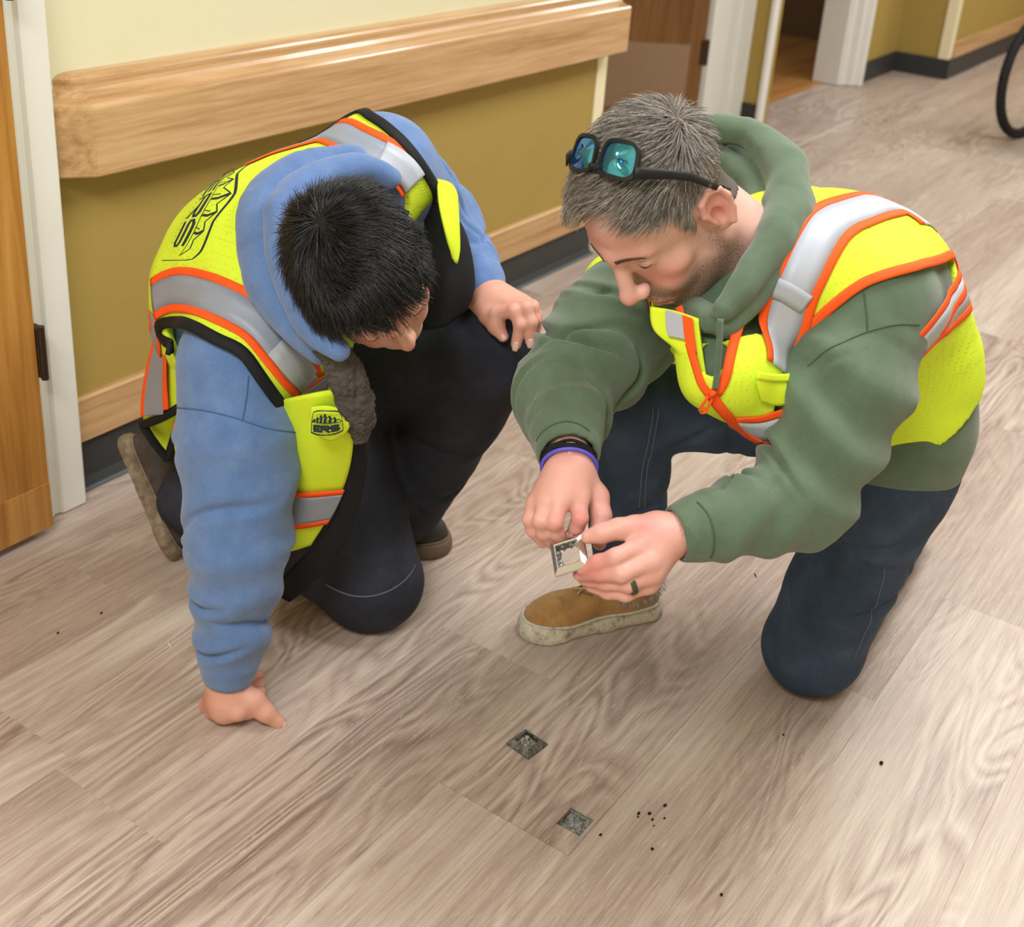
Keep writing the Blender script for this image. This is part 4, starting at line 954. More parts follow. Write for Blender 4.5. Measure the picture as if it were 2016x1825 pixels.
ring = [q0 + zd * a + zx * b for a, b in ((0, -.003), (.012, -.0035), (.024, -.004), (.027, 0), (.024, .004), (.012, .0035), (0, .003), (0, -.003))]
obj('zip_pull', *join([tube(ring, .0018, 6), tube([q0 - zd * .012, q0 - zd * .002], [.0045, .004], 8), tube([q0 + zd * .018 - zx * .003, q0 + zd * .018 + zx * .003], .0016, 6)]), M_ORA, va)
obj('drawcord', *tube(catmull(aCORD, 24), .0042, 8), M_GREEN, pa)
hood_a = [c for c in pa.children if c.name.startswith('hood') and not c.name.startswith('hoodie')]
# man B
vb = vest_of(pb); vb.data.materials[0] = M_NET
for nm, pth in (('armhole_binding', bARR), ('armhole_binding', bARL)): strip(nm, pth, .017, 80, VB, .0005, .004, M_BLK, vb)
for pth in (bSTR, bSTL): stripe(vb, pth, VB, M_GRYT, w=.045)
stripe(vb, bWSB, VB, M_GRYT, w=.032, edge=.010)
stripe(vb, bCHR, VB, M_GRYT, 24, w=.036, off=.004)
fp = panel('front_panel', bPAN, 30, 40, M_YEL, vb, .004)
strip('buckle_strap', bSTR[6:9], .044, 16, VB, .004, .002, cloth('ribbed_grey_webbing', rgb(172, 174, 178), .75, .1, (700, .5, .0008)), vb); strip('buckle_strap', bSTL[5:], .046, 16, VB, .004, .002, M_SIL, vb)
li = panel('zip_lining', bLIN, 14, 50, M_BLK, vb, .006)
panel('front_panel', bLPA, 14, 24, M_YEL, vb, .004); panel('zip_lining', bLLI, 14, 30, M_BLK, vb, .006)
def free_strip(name, rows, v0, v1, u0, u1, m, parent, off=.005, n=30):
    R = sheet_grid(rows, 60, 60); i0, i1 = int(v0 * 59), int(v1 * 59); j0, j1 = int(u0 * 59), int(u1 * 59)
    G = R[i0:i1 + 1, j0:j1 + 1]; du = np.gradient(G, axis=1); dv = np.gradient(G, axis=0); N = nrm(np.cross(du, dv)); N = N * np.sign((N[0, 0] @ (A3(0, 0, 1.36) - G[0, 0])))
    V, F, UV = shell(G + N * off, .0015, None, N); return obj(name, V, F, m, parent)
for nm, a, b, mm_ in (('orange_border', .60, .64, M_ORA), ('reflective_tape', .64, .80, M_GRYT), ('orange_border', .80, .84, M_ORA)): free_strip(nm, bPAN, a, b, 0, 1, mm_, fp, .0055)
panel('back_flap', bHEM, 16, 24, M_NET, vb, .004); panel('flap_lining', bHEI, 16, 16, M_YEL, vb, .004)
free_strip('reflective_tape', bHEM, .0, .92, .12, .62, M_GRYT, vb, .006); free_strip('orange_border', bHEM, .0, .92, .06, .14, M_ORA, vb, .0065); free_strip('orange_border', bHEM, .0, .86, .62, .74, M_ORA, vb, .0065)
panel('side_panel', bSID, 14, 16, M_YEL, vb, .004)
free_strip('orange_border', bSID, .12, .26, .0, 1, M_ORA, vb, .005)
for e in bHEE: obj('hem_binding', *tube(catmull(e, 20), .0075, 8), M_BLK, vb)
free_strip('reflective_tape', FLP, .0, .34, .36, .72, M_SIL, rf_, .0045); free_strip('orange_border', FLP, .0, .5, .72, .92, M_ORA, rf_, .0048)
def fuzz(P): return .0035 * wob(P, 170, 1) + .0022 * wob(P, 520, 2) + .0012 * wob(P, 1100, 4)
fb = Body((.008, fuzz)); tubeb(fb, [A3(q) for q in bFUR], [.02, .026, .026, .016], .02)
mesh_obj('fleece_collar', fb, .0025, cloth('grey_fleece', rgb(92, 87, 84), .95, .3, (500, .9, .003)), vb)
# ---------------------------------------------------------------- hair
def strands(head, hc, hR, n, mask, flow, length, lift, rad, seed, steps=6, gap=.002, curl=.0):
    rng = np.random.default_rng(seed)
    d = rng.normal(size=(n * 3, 3)); d /= np.linalg.norm(d, axis=1)[:, None]
    P = A3(0, 0, .03) + d * .13
    full = head; head = Body(); head.p = full.p[:3]; P = head.proj(P, .0005, 12, .03)
    P = P[mask(P) & (np.abs(head.ev(P)) < .003) & (full.ev(P) > -.006)][:n]
    N = head.grad(P); m = len(P)
    T = flow(P, N); T = nrm(T - (T * N).sum(1)[:, None] * N)
    cl = np.stack([wob(P, 75, seed + .3), wob(P, 70, seed + 1.9), wob(P, 72, seed + 4.1)], 1) * (.75 if seed == 8 else .42)
    T = nrm(T + cl + rng.normal(size=(m, 3)) * .12); L = length(P) * rng.uniform(.75, 1.15, m); li = lift(P) + rng.normal(size=m) * .10
    Q = [P]; p = P.copy()
    for i in range(steps):
        u = (i + .5) / steps; a = li * (1.2 - .7 * u)
        p = p + (L / steps)[:, None] * nrm(T * np.cos(a)[:, None] + N * np.sin(a)[:, None])
        e = head.ev(p); g = head.grad(p); p = p + np.clip(gap - e, 0, .02)[:, None] * g; Q.append(p)
        T = nrm(T - (T * g).sum(1)[:, None] * g); N = g
    Q = np.stack(Q, 1); K = steps + 1
    tg = nrm(np.gradient(Q, axis=1)); rv = nrm(rng.normal(size=(m, 3)))
    U = nrm(np.cross(tg, rv[:, None, :])); W_ = np.cross(tg, U)
    r = rad * np.linspace(1.1, .25, K)[None, :, None, None]
    an = np.arange(3) * 2 * np.pi / 3
    V = Q[:, :, None, :] + r * (np.cos(an)[None, None, :, None] * U[:, :, None, :] + np.sin(an)[None, None, :, None] * W_[:, :, None, :])
    ix = np.arange(m * K * 3).reshape(m, K, 3); j = np.roll(ix, -1, 2)
    F = np.stack([ix[:, :-1], j[:, :-1], j[:, 1:], ix[:, 1:]], -1).reshape(-1, 4)
    rn = np.repeat(rng.uniform(0, 1, m), K * 3); hgt = np.repeat(P[:, 2], K * 3)
    return V.reshape(-1, 3) @ hR.T + hc, F, rn, hgt
def hairmat(name, stops, rough=.45, spec=.5):
    t = NT(name); t.set(t.ramp(t.attr('tone').outputs['Fac'], stops), rough, spec); return t.m
M_HAIRA = hairmat('grey_hair', [(0, rgb(66, 60, 54)), (.4, rgb(112, 103, 94)), (.75, rgb(152, 144, 134)), (1, rgb(206, 200, 190))], .5)
M_HAIRB = hairmat('black_hair', [(0, rgb(10, 10, 11)), (.7, rgb(20, 20, 22)), (1, rgb(38, 39, 43))], .35, .6)
M_CAPA = plain('grey_scalp', rgb(96, 87, 80), .7, .2); M_CAPB = plain('black_scalp', rgb(13, 13, 14), .6, .3)
M_BROW = plain('brow_brown', rgb(98, 80, 68), .6, .2)
def bearing(P): return np.degrees(np.arctan2(P[:, 1], np.abs(P[:, 0])))
def hair_of(P, head, hc, hR, sets, cap, mat_, off):
    V, F = head.mesh(.004, iso=off, clip=lambda q: np.maximum(np.maximum(hairline(q) + .006 - q[..., 2], (1 - EAR(q)) * .03), -(head.ev(q) + .006)))
    cp = obj('hair', V @ hR.T + hc, F, cap, P)
    parts, tones, o, Fs, Vs = [], [], 0, [], []
    for s in sets:
        v, f, rn, hg = strands(head, hc, hR, *s[:9], **s[9]); Vs.append(v); Fs.append(f + o); o += len(v); tones.append(np.clip(rn * s[10][1] + s[10][0], 0, 1))
    so = obj('hair_strands', np.concatenate(Vs), np.concatenate(Fs), mat_, cp, kind='stuff'); vattr(so, 'tone', np.concatenate(tones))
EAR = lambda P: np.sqrt((((P - A3(0, -.014, .006)) / A3(1, .026, .041)) ** 2)[..., 1:].sum(-1))
notear = lambda P: EAR(P) > 1
topA = lambda P: (P[:, 2] > hairline(P)) & notear(P) & ((P[:, 2] > .078) | (bearing(P) > 45))
sidA = lambda P: (P[:, 2] > hairline(P)) & notear(P) & (P[:, 2] <= .088)
def flowA(P, N):
    t = np.clip((P[:, 2] - .06) / .05, 0, 1)[:, None]; b = (P[:, 1] > -.03)[:, None]
    return t * A3(.55, .75, .05) + (1 - t) * np.where(b, A3(0, .75, -.45), A3(0, -.1, -1.))
HN = 1.0
hair_of(pa, HEADA, aHC, aHR, [
    (int(12500 * HN), topA, flowA, lambda P: .042 + .006 * np.clip(P[:, 1] / .09, 0, 1), lambda P: .42 + .45 * np.clip((P[:, 1] - .03) / .05, 0, 1), .00062, 3, 6, .006, {}, (.08, .9)),
    (int(9500 * HN), sidA, flowA, lambda P: .009 + .012 * np.clip(P[:, 2] / .08, 0, 1), lambda P: .30 + 0 * P[:, 0], .00058, 5, 4, .0015, {}, (.25, .75))], M_CAPA, M_HAIRA, .002)
topB = lambda P: (P[:, 2] > np.where(bearing(P) > 55, hairline(P) - .012, hairline(P))) & notear(P)
WH = A3(.01, -.062, .122)
def flowB(P, N):
    r = nrm(P - WH); sw = np.cross(A3(0, -.4, .9), r); f = r + .5 * sw * np.exp(-np.linalg.norm(P - WH, axis=1) / .04)[:, None]
    return f + A3(0, .25, -.1)
hair_of(pb, HEADB, bHC, bHR, [
    (int(15000 * HN), topB, flowB, lambda P: np.interp(P[:, 2], [-.06, .0, .05, .09, .13], [.008, .014, .030, .052, .046]), lambda P: np.interp(P[:, 2], [0, .08, .13], [.30, .5, .42]), .00075, 8, 6, .004, {}, (.0, 1.))], M_CAPB, M_HAIRB, .006)
# brows and lashes of man A, eyes of both
def brow(P, hc, hR, head, m):
    rng = np.random.default_rng(4); parts = []
    for s in (-1, 1):
        for i in range(230):
            u = rng.uniform(); x = .009 + .045 * u; z = .0465 + .007 * np.sin(u * 2.6) - .004 * u + rng.uniform(-.0036, .0036) * (1 - .5 * u)
            p = head.proj(np.array([[s * x, .10, z]]), .0004, 8)[0]; q = head.proj((p + A3(s * .006, 0, .0022 - .005 * u))[None], .0012, 4)[0]
            parts.append(tube([p, (p + q) / 2 + A3(0, .0006, 0), q], [.00045, .0004, .0002], 3))
    V, F = join(parts); o = obj('eyebrow', V @ hR.T + hc, F, m, P, kind='stuff'); return o
brow(pa, aHC, aHR, HEADA, M_BROW)
def lash(P, hc, hR, m, kr=1.):
    for s in (-1, 1):
        for nm, z0, sag, r0, k in (('eyelashes', -.0010, .0038, .0011, 1.035), ('eyelid_crease', .0062, -.0018, .0004, .995)):
            dx = np.linspace(-.0122, .0122, 18); dz = z0 - sag * (1 - (dx / .0122) ** 2)
            dy = .0142 * np.sqrt(np.clip(1 - (dx / .0142) ** 2 - (dz / .0135) ** 2, 0, 1))
            c = A3(s * .032, .0735, .027) + np.stack([dx, dy, dz], 1) * k
            V, F = tube(c, kr * r0 * np.interp(np.abs(dx), [0, .0122], [1, .45]), 6); obj(nm, V @ hR.T + hc, F, m, P)
lash(pa, aHC, aHR, plain('lash_brown', rgb(92, 66, 56), .6, .2)); lash(pb, bHC, bHR, plain('lash_black', rgb(70, 50, 42), .6, .2), .6)
M_EYE = plain('eye_dark', rgb(60, 52, 46), .2, .6)
for P, hc, hR in ((pa, aHC, aHR), (pb, bHC, bHR)):
    for s in (-1, 1):
        e = Body().ell((s * .032, .0735, .0265), (.0126, .0128, .012), k=0); V, F = e.mesh(.0025); obj('eyeball', V @ hR.T + hc, F, M_EYE, P)

# ---------------------------------------------------------------- printed badges
def grid_at(G, u, v):
    n, m = G.shape[:2]; x = np.clip(u, 0, 1) * (m - 1); y = np.clip(v, 0, 1) * (n - 1)
    i = np.minimum(x.astype(int), m - 2); j = np.minimum(y.astype(int), n - 2); a = (x - i)[..., None]; b = (y - j)[..., None]
    return (G[j, i] * (1 - a) + G[j, i + 1] * a) * (1 - b) + (G[j + 1, i] * (1 - a) + G[j + 1, i + 1] * a) * b
def strokes_mesh(G, strokes, asp, lift, body=None):
    """strokes: (points in 0..1 box, width); asp = box width / height"""
    N = nrm(np.cross(np.gradient(G, axis=1), np.gradient(G, axis=0))); N = N * np.sign(N[0, 0] @ (A3(0, 0, 1.36) - G[0, 0]))
    parts = []
    for pts, w in strokes:
        p = np.array(pts, float); q = [p[0]]
        for a, b in zip(p[:-1], p[1:]):
            k = max(2, int(np.hypot((b - a)[0] * asp, (b - a)[1]) / .06) + 1); q += [a + (b - a) * t for t in np.linspace(0, 1, k)[1:]]
        q = np.array(q); s = q * (asp, 1); tg = nrm(np.gradient(s, axis=0)); nn = np.stack([-tg[:, 1], tg[:, 0]], 1) * w / 2
        L, R_ = (s + nn) / (asp, 1), (s - nn) / (asp, 1)
        n = len(q); U = np.concatenate([L, R_]); P = grid_at(G, U[:, 0], U[:, 1]); Q = grid_at(N, U[:, 0], U[:, 1])
        V = np.concatenate([P + Q * (lift + .0008), P + Q * lift]); F = []
        for i in range(n - 1):
            F += [(i, i + 1, n + i + 1, n + i), (2 * n + i, 3 * n + i, 3 * n + i + 1, 2 * n + i + 1), (i, 2 * n + i, 2 * n + i + 1, i + 1), (n + i, n + i + 1, 3 * n + i + 1, 3 * n + i)]
        parts.append((V, F))
    return join(parts)
def box_letters(x0, x1, y0, y1, w):
    d = (x1 - x0) / 3.3; g = d * .15; S = []
    a = x0; b = a + d; m = (y0 + y1) / 2; h = w / 2
    S += [([(a, y0), (a, y1)], w), ([(a, y1 - h), (b, y1 - h)], w), ([(a, m), (b - .1 * d, m)], w), ([(a, y0 + h), (b, y0 + h)], w)]
    a = b + g; b = a + d
    S += [([(a, y0), (a, y1 - h), (b - .15 * d, y1 - h), (b, y1 - 2.2 * h), (b, m + h), (b - .15 * d, m), (a, m)], w), ([(a + .45 * d, m), (b, y0)], w)]
    a = b + g; b = a + d
    S += [([(b, y1 - h), (a + .15 * d, y1 - h), (a, y1 - 2.2 * h), (a, m + .8 * h), (a + .15 * d, m), (b - .15 * d, m), (b, m - .8 * h), (b, y0 + 2.2 * h), (b - .15 * d, y0 + h), (a, y0 + h)], w)]
    return S
def peaks(x0, x1, y, h, w):
    xs = np.linspace(x0, x1, 15); ht = [0, .35, .2, .6, .35, .85, .5, 1., .55, .8, .4, .6, .25, .35, 0]
    S = [([(x, y + h * k) for x, k in zip(xs, ht)], w)]
    for i in (1, 3, 5, 7, 9, 11):
        S.append(([(xs[i], y + h * ht[i] * .95), (xs[i] + (x1 - x0) * .022, y + h * ht[i] * .45), (xs[i] + (x1 - x0) * .012, y + h * .05)], w * 2.6))
        S.append(([(xs[i] - (x1 - x0) * .012, y + h * ht[i] * .5), (xs[i] - (x1 - x0) * .03, y + h * .02)], w * .9))
    S.append(([(x0, y), (x1, y)], w * .6))
    return S
M_INK = plain('navy_print', rgb(38, 52, 62), .7, .2)
GL = sheet_grid(bLOG[::-1], 40, 12, VB, .0015)
fr_ = [(.0, .02), (.0, .80), (.02, .98), (.10, .98), (.30, .88), (.5, .98), (.7, .88), (.90, .98), (.98, .98), (1, .80), (1, .02)]
S = [(fr_, .045), ([(.0, .02), (.3, .06)], .03)] + box_letters(.20, .88, .14, .50, .075) + peaks(.04, .96, .56, .36, .024)
S += [([(.24 + .055 * i, .045), (.24 + .055 * i, .095)], .012) for i in range(12)]
obj('badge_print', *strokes_mesh(GL, S, 3.4, .0012), M_INK, vb, smooth=False)
# chest pocket flap with the small badge
BD = [[(1.1566,1.0721,0.5595), (1.1635,1.0474,0.5669), (1.1779,1.0314,0.5623)], [(1.158,1.0735,0.5395), (1.1638,1.0447,0.5473), (1.1837,1.0232,0.5439)], [(1.1652,1.0742,0.5172), (1.1685,1.045,0.5246), (1.1848,1.0276,0.5292)], [(1.1739,1.0668,0.505), (1.1749,1.0477,0.5082), (1.1843,1.0382,0.5143)]]
fl_ = panel('pocket_flap', BD, 20, 16, M_YEL, vb, .0045)
GB = sheet_grid([[(1.1587,1.0701,0.5196), (1.1626,1.0453,0.5261), (1.1754,1.0297,0.5313)], [(1.1554,1.0653,0.5418), (1.1579,1.0413,0.5492), (1.1715,1.0283,0.5516)], [(1.1551,1.0613,0.5607), (1.1579,1.0414,0.5664), (1.1693,1.0312,0.5656)]], 24, 12)
S = [([(.0, .1), (.0, .92), (.2, .98), (.5, 1.), (.8, .98), (1., .92), (1., .1), (.8, .03), (.5, .0), (.2, .03), (.0, .1)], .05)] + box_letters(.12, .88, .14, .44, .085) + peaks(.03, .97, .54, .34, .03)
obj('badge_print', *strokes_mesh(GB, S, 1.35, .004), M_INK, fl_, smooth=False)

# seams sewn into the garments
TH = dict(jeans=(plain('grey_thread', rgb(92, 100, 116), .8), plain('worn_thread', rgb(104, 108, 120), .8)), hoodie=(plain('green_thread', rgb(72, 90, 72), .9), plain('blue_thread', rgb(72, 100, 148), .9)))
for nm, who, bod, curves in SEAMS:
    g = [c for c in (pa, pb)[who].children if c.name.split('.')[0] == nm][0]
    for cv in curves:
        p = bod.proj(catmull(cv, 40), .0004, 4); obj('seam', *tube(p, .0011, 5), TH[nm][who], g)
# ---------------------------------------------------------------- footwear
def shoe(P, name, heel, fwd, up, L, mu, ms, sole_h, label, lace=None, collar=.10, toe_h=.046, rough=0.):
    """shoe built in its own axes (x right, y towards the toe, z up), origin under the back of the heel"""
    R = frame(fwd, up); k = L / .29; heel = A3(heel)
    so = Body().cone((0, .040, .012), (0, .13, .012), .0375, .036, 0).cone((0, .13, .012), (.004, .235, .014), .036, .047, .02).ell((.004, .235, .012), (.048, .056, .05), k=.01)
    up_ = Body().ell((.003, .225, .030), (.044, .058, toe_h), k=0).cone((0, .20, .034), (0, .10, .056), .038, .038, .03, ((0, 0, 1), 1.1)).cone((0, .05, .035), (0, .055, collar), .037, .035, .03)
    up_.cone((0, .095, .05), (0, .055, collar - .01), .036, .036, .03)
    zt = sole_h
    def wv(y): return rough * np.sin(y * 330)
    V, F = so.mesh(.0035, clip=lambda q: np.abs(q[..., 2] - zt / 2) - zt / 2)
    V = V + np.stack([np.sign(V[:, 0]) * wv(V[:, 1]), 0 * V[:, 0], 0 * V[:, 0]], 1) * (np.abs(V[:, :1]) > .02)
    t = lambda V: (V * k) @ R.T + heel
    root = obj(name, t(V), F, ms, P, label=label)
    V, F = up_.mesh(.0035, iso=-.001, clip=lambda q: np.maximum(zt - .004 - q[..., 2], q[..., 2] - collar - .002))
    u = obj('upper', t(V), F, mu, root)
    # welt seam
    w = catmull([(-.030, .03, 0), (-.036, .09, 0), (-.034, .14, 0), (-.041, .21, 0), (-.034, .262, 0), (.004, .285, 0), (.042, .262, 0), (.049, .21, 0), (.036, .14, 0), (.036, .09, 0), (.030, .03, 0), (0, .004, 0), (-.030, .03, 0)], 70)
    w[:, 2] = zt + .001; w = up_.proj(w, .0005, 4); w[:, 2] = zt + .0015
    obj('welt', t(tube(w, .0028, 6)[0]), tube(w, .0028, 6)[1], ms, root)
    # toe cap seam
    s = np.array([(x, .185 - .35 * abs(x), .12) for x in np.linspace(-.040, .046, 24)]); s = up_.proj(s, .0003, 12); obj('toe_seam', t(tube(s, .0010, 5)[0]), tube(s, .0010, 5)[1], M_SOLED, root)
    if lace is not None:
        for i in range(4):
            y = .192 - .022 * i
            for sg in (-1, 1):
                a = up_.proj(np.array([[sg * .020, y, .13], [0, y - .010, .14], [-sg * .020, y - .022, .14]]), .0028, 12)
                v, f = tube(catmull(a, 10), .0024, 6); obj('lace', t(v), f, lace, root)
        for sg in (-1, 1):
            b = up_.proj(np.array([[-.004, .118, .16]]), .004, 12)[0]
            v, f = tube(up_.proj(catmull([b, b + A3(sg * .020, .004, .0), b + A3(sg * .042, .016, -.030), b + A3(sg * .046, .030, -.034), b + A3(sg * .030, .026, -.012), b], 26), .0032, 5), .0022, 6); obj('lace_loop', t(v), f, lace, root)
        v, f = tube(up_.proj(catmull([b, b + A3(-.016, .03, -.006), b + A3(-.034, .052, -.026)], 14), .003, 5), .0022, 6); obj('lace_end', t(v), f, lace, root)
        tg = up_.proj(np.array([[x, .15 - .014 * j, .14] for j in range(6) for x in (-.013, 0, .013)]), .0012, 12).reshape(6, 3, 3)
        v, f, _ = shell(tg, .001); obj('tongue', t(v), f, M_NAVY, root)
    return root
M_NAVY = cloth('navy_tongue', rgb(38, 42, 58)); M_LACE = cloth('tan_lace', rgb(190, 158, 108), .8)
t = NT('tan_suede'); v = t.co(); f = t.noise(v, 18, 5, .65); g = t.ramp(t.noise(v, 30, 3, .6), [(.58, (0, 0, 0)), (.7, (1, 1, 1))])
t.set(t.mix(t.math('MULTIPLY', g, .55), t.ramp(f, [(.3, rgb(136, 98, 54)), (.55, rgb(168, 126, 74)), (.8, rgb(186, 146, 94))]), rgb(104, 74, 58)), .85, .15, sheen=.2); t.bump(t.noise(v, 260, 3), .2, .0008); M_SUEDE = t.m
t = NT('scuffed_white_rubber'); v = t.co(); t.set(t.ramp(t.noise(v, 55, 5, .7), [(.33, rgb(138, 128, 114)), (.46, rgb(190, 181, 166)), (.7, rgb(214, 207, 194))]), .7, .3); M_RUBW = t.m
t = NT('brown_boot_leather'); v = t.co(); t.set(t.ramp(t.noise(v, 24, 5, .65), [(.3, rgb(44, 38, 35)), (.55, rgb(68, 58, 53)), (.8, rgb(92, 80, 72))]), .6, .35); t.bump(t.noise(v, 90, 4), .3, .001); M_BOOT = t.m
t = NT('dusty_tan_sole'); v = t.co(); t.set(t.ramp(t.noise(v, 40, 5, .7), [(.3, rgb(96, 82, 68)), (.55, rgb(136, 120, 102)), (.8, rgb(168, 154, 136))]), .85, .2); M_SOLE = t.m
M_BOOTD = plain('dark_boot_leather', rgb(46, 42, 38), .55, .35, vary=.2)
M_SOLED = plain('brown_sole', rgb(104, 88, 72), .8, .2, vary=.15)
shoe(pa, 'shoe', (1.795, .792, .001), (-.84, .535, 0), (0, 0, 1), .285, M_SUEDE, M_RUBW, .034, 'scuffed tan suede lace-up shoe with a thick dirty white sole', M_LACE, .100, .034)
shoe(pb, 'boot', A3(1.698,1.2102,0) - nrm(A3(.50, -.86, 0)) * .285 + A3(0, 0, .001), (.50, -.86, 0), (0, 0, 1), .29, M_BOOTD, M_SOLED, .03, 'dark moccasin-toe boot flat on the floor under the raised knee', None, .105, .048)
bt = A3(1.3315,1.5823,0.004); bh = A3(1.343,1.732,0.2046)
shoe(pb, 'boot', bh, bt - bh, (.62, -.72, .35), np.linalg.norm(bt - bh) * 1.02, M_BOOT, M_SOLE, .03, 'worn brown leather boot resting on its toe with the tan sole showing', None, .12, .050, .0012)
# left foot of the man in green, hidden behind his thigh
lf = A3(2.5122,0.5503,0)
shoe(pa, 'shoe', (2.40, .56, .10), (.30, .10, -.22), (-.6, -.2, -.75), .28, M_SUEDE, M_RUBW, .034, None, M_LACE, .115, .044)
# cuff threads at the frayed jeans hem
rng = np.random.default_rng(3); parts = []
ax = nrm(aANR - aKNR); e1 = nrm(np.cross(ax, A3(1, 0, 0))); e2 = np.cross(ax, e1); ce = aANR + (aANR - aKNR) * .02
for i in range(140):
    a = rng.uniform(0, 6.283); r0 = e1 * np.cos(a) + e2 * np.sin(a); p = ce + r0 * .060 + ax * .012
    parts.append(tube([p, p + r0 * .004 + ax * rng.uniform(.003, .008), p + r0 * rng.uniform(.002, .010) + ax * rng.uniform(.006, .016)], [.0008, .0007, .0004], 3))
jm = [c for c in pa.children if c.name.startswith('jeans')][0]
obj('frayed_hem', *join(parts), cloth('pale_threads', rgb(150, 158, 170), .9), jm, kind='stuff')
# ---------------------------------------------------------------- wrist bands and ring
def ringpath(c, ax, r, n=40, wav=0., sq=1.):
    ax = nrm(A3(ax)); e1 = nrm(np.cross(ax, A3(0, 0, 1))); e2 = np.cross(ax, e1); a = np.linspace(0, 2 * np.pi, n)
    return A3(c) + r * (np.cos(a)[:, None] * e1 + sq * np.sin(a)[:, None] * e2) + wav * np.sin(5 * a)[:, None] * ax
wa = nrm(aELR - aWRR); wc = A3(1.2164,0.6872,0.5798)
M_BAND = cloth('black_cord', rgb(22, 20, 22), .7, .1); M_VIO = plain('violet_silicone', rgb(92, 82, 200), .45, .4, vary=.05)
for j, (dz, rr, wv) in enumerate(((.016, .0345, .0014), (.021, .035, -.0018), (.012, .0345, .0012))):
    obj('bracelet', *tube(ringpath(wc + wa * dz, wa, rr, 60, wv, .86), .0022, 6, False), M_BAND, pa, label='thin black braided cord bracelet' if j == 0 else None)
obj('bracelet', *tube(ringpath(wc + wa * .004, wa + A3(.05, 0, .02), .0350, 60, .0, .88), .0026, 6, False), M_VIO, pa, label='violet rubber wristband')
rg = A3(1.1707,0.5597,0.4881); rax = A3(1.193,0.5443,0.4979) - A3(1.1678,0.5616,0.4887)
M_RING = plain('olive_silicone', rgb(72, 78, 52), .6, .3)
obj('ring', *tube(ringpath(rg + nrm(rax) * .002, rax, .0124, 30), .0013, 6, False), M_RING, pa)
obj('ring', *tube(ringpath(rg + nrm(rax) * -.0005, rax, .0124, 30), .0016, 6, False), M_RING, pa, label='dark olive silicone ring on the ring finger'); obj('ring', *tube(ringpath(rg + nrm(rax) * -.003, rax, .0124, 30), .0013, 6, False), M_RING, pa)
# ---------------------------------------------------------------- sunglasses pushed up on the grey hair
M_FRM = plain('matte_black_plastic', rgb(24, 24, 26), .5, .35)
t = NT('blue_green_mirror'); v = t.co(); t.set(t.ramp(t.n('ShaderNodeLayerWeight').outputs['Facing'], [(.0, rgb(86, 178, 196)), (.5, rgb(48, 128, 190)), (1, rgb(40, 70, 170))]), .06, .8, .85); M_LENS = t.m
GO = A3(-.007, .010, .1560); gn = nrm(A3(.05, .30, .95)); gx = nrm(A3(1, 0, -.05)); gx = nrm(gx - (gx @ gn) * gn); gy = np.cross(gn, gx)   # gy points back over the head
def gl(p): return ((GO + p[..., 0:1] * gx + p[..., 1:2] * gy + p[..., 2:3] * gn) @ aHR.T) + aHC
sg = empty('sunglasses', gl(np.array([[0., 0., 0.]]))[0]); tag(sg, 'black sunglasses with blue-green mirrored lenses pushed up on grey hair', 'sunglasses')
def lens_out(s, gr, n=40):
    """rounded rectangle lens outline; y positive = upper rim"""
    a = np.linspace(0, 2 * np.pi, n, endpoint=False); p = 3.6
    c, q = np.cos(a), np.sin(a); x = np.sign(c) * np.abs(c) ** (2 / p) * (.0228 + gr); y = np.sign(q) * np.abs(q) ** (2 / p) * (.0195 + gr)
    x = x * (1 + .08 * (y / .02)); x = s * (.0308 + x)
    z = -.0022 * (x / .03) ** 2 * 1.4
    return np.stack([x, y, z], 1)
for s in (-1, 1):
    o_, i_ = lens_out(s, .0042), lens_out(s, 0); n = 40
    off = A3(0, 0, .0022)
    V = np.concatenate([gl(o_ + off), gl(i_ + off), gl(o_ - off), gl(i_ - off)]); F = []
    for i in range(n):
        j = (i + 1) % n; F += [(i, j, n + j, n + i), (2 * n + i, 3 * n + i, 3 * n + j, 2 * n + j), (i, 2 * n + i, 2 * n + j, j), (n + i, n + j, 3 * n + j, 3 * n + i)]
    par(fixn(obj('rim', V, F, M_FRM, smooth=False)), sg)
    G = np.stack([i_ * A3(k, k, 1) + A3(s * .0308 * (1 - k), 0, 0) + A3(0, 0, .0030 * (1 - k * k)) for k in (1, .8, .6, .4, .2, .02)], 0)
    V = gl(G.reshape(-1, 3)); F = []
    for r in range(5):
        for i in range(n): j = (i + 1) % n; F.append((r * n + i, r * n + j, (r + 1) * n + j, (r + 1) * n + i))
    par(fixn(obj('lens', V, F, M_LENS)), sg)
    # temple: from the outer top corner back and down to the ear
    e0 = gl(np.array([[s * .058, .012, -.006]]))[0]; e1 = (A3(s * .090, -.012, .095) @ aHR.T) + aHC; e2 = (A3(s * .088, -.028, .045) @ aHR.T) + aHC; e3 = (A3(s * .086, -.040, .010) @ aHR.T) + aHC
    pth = catmull([e0, e1, e2, e3], 20); sd = nrm(np.cross(np.gradient(pth, axis=0), (A3(s, 0, 0) @ aHR.T)))
    G = np.stack([pth + sd * w * np.interp(np.linspace(0, 1, 20), [0, .3, 1], [1, .75, .45])[:, None] for w in (-.0072, 0, .0072)], 1)
    V, F, _ = shell(G, .003, None, np.broadcast_to(nrm(A3(s, 0, 0) @ aHR.T), G.shape)); par(obj('temple', V, F, M_FRM), sg)
br = gl(catmull([(-.0075, .012, .001), (-.004, .0145, .002), (.004, .0145, .002), (.0075, .012, .001)], 12)); par(obj('bridge', *tube(br, .0036, 8), M_FRM), sg)
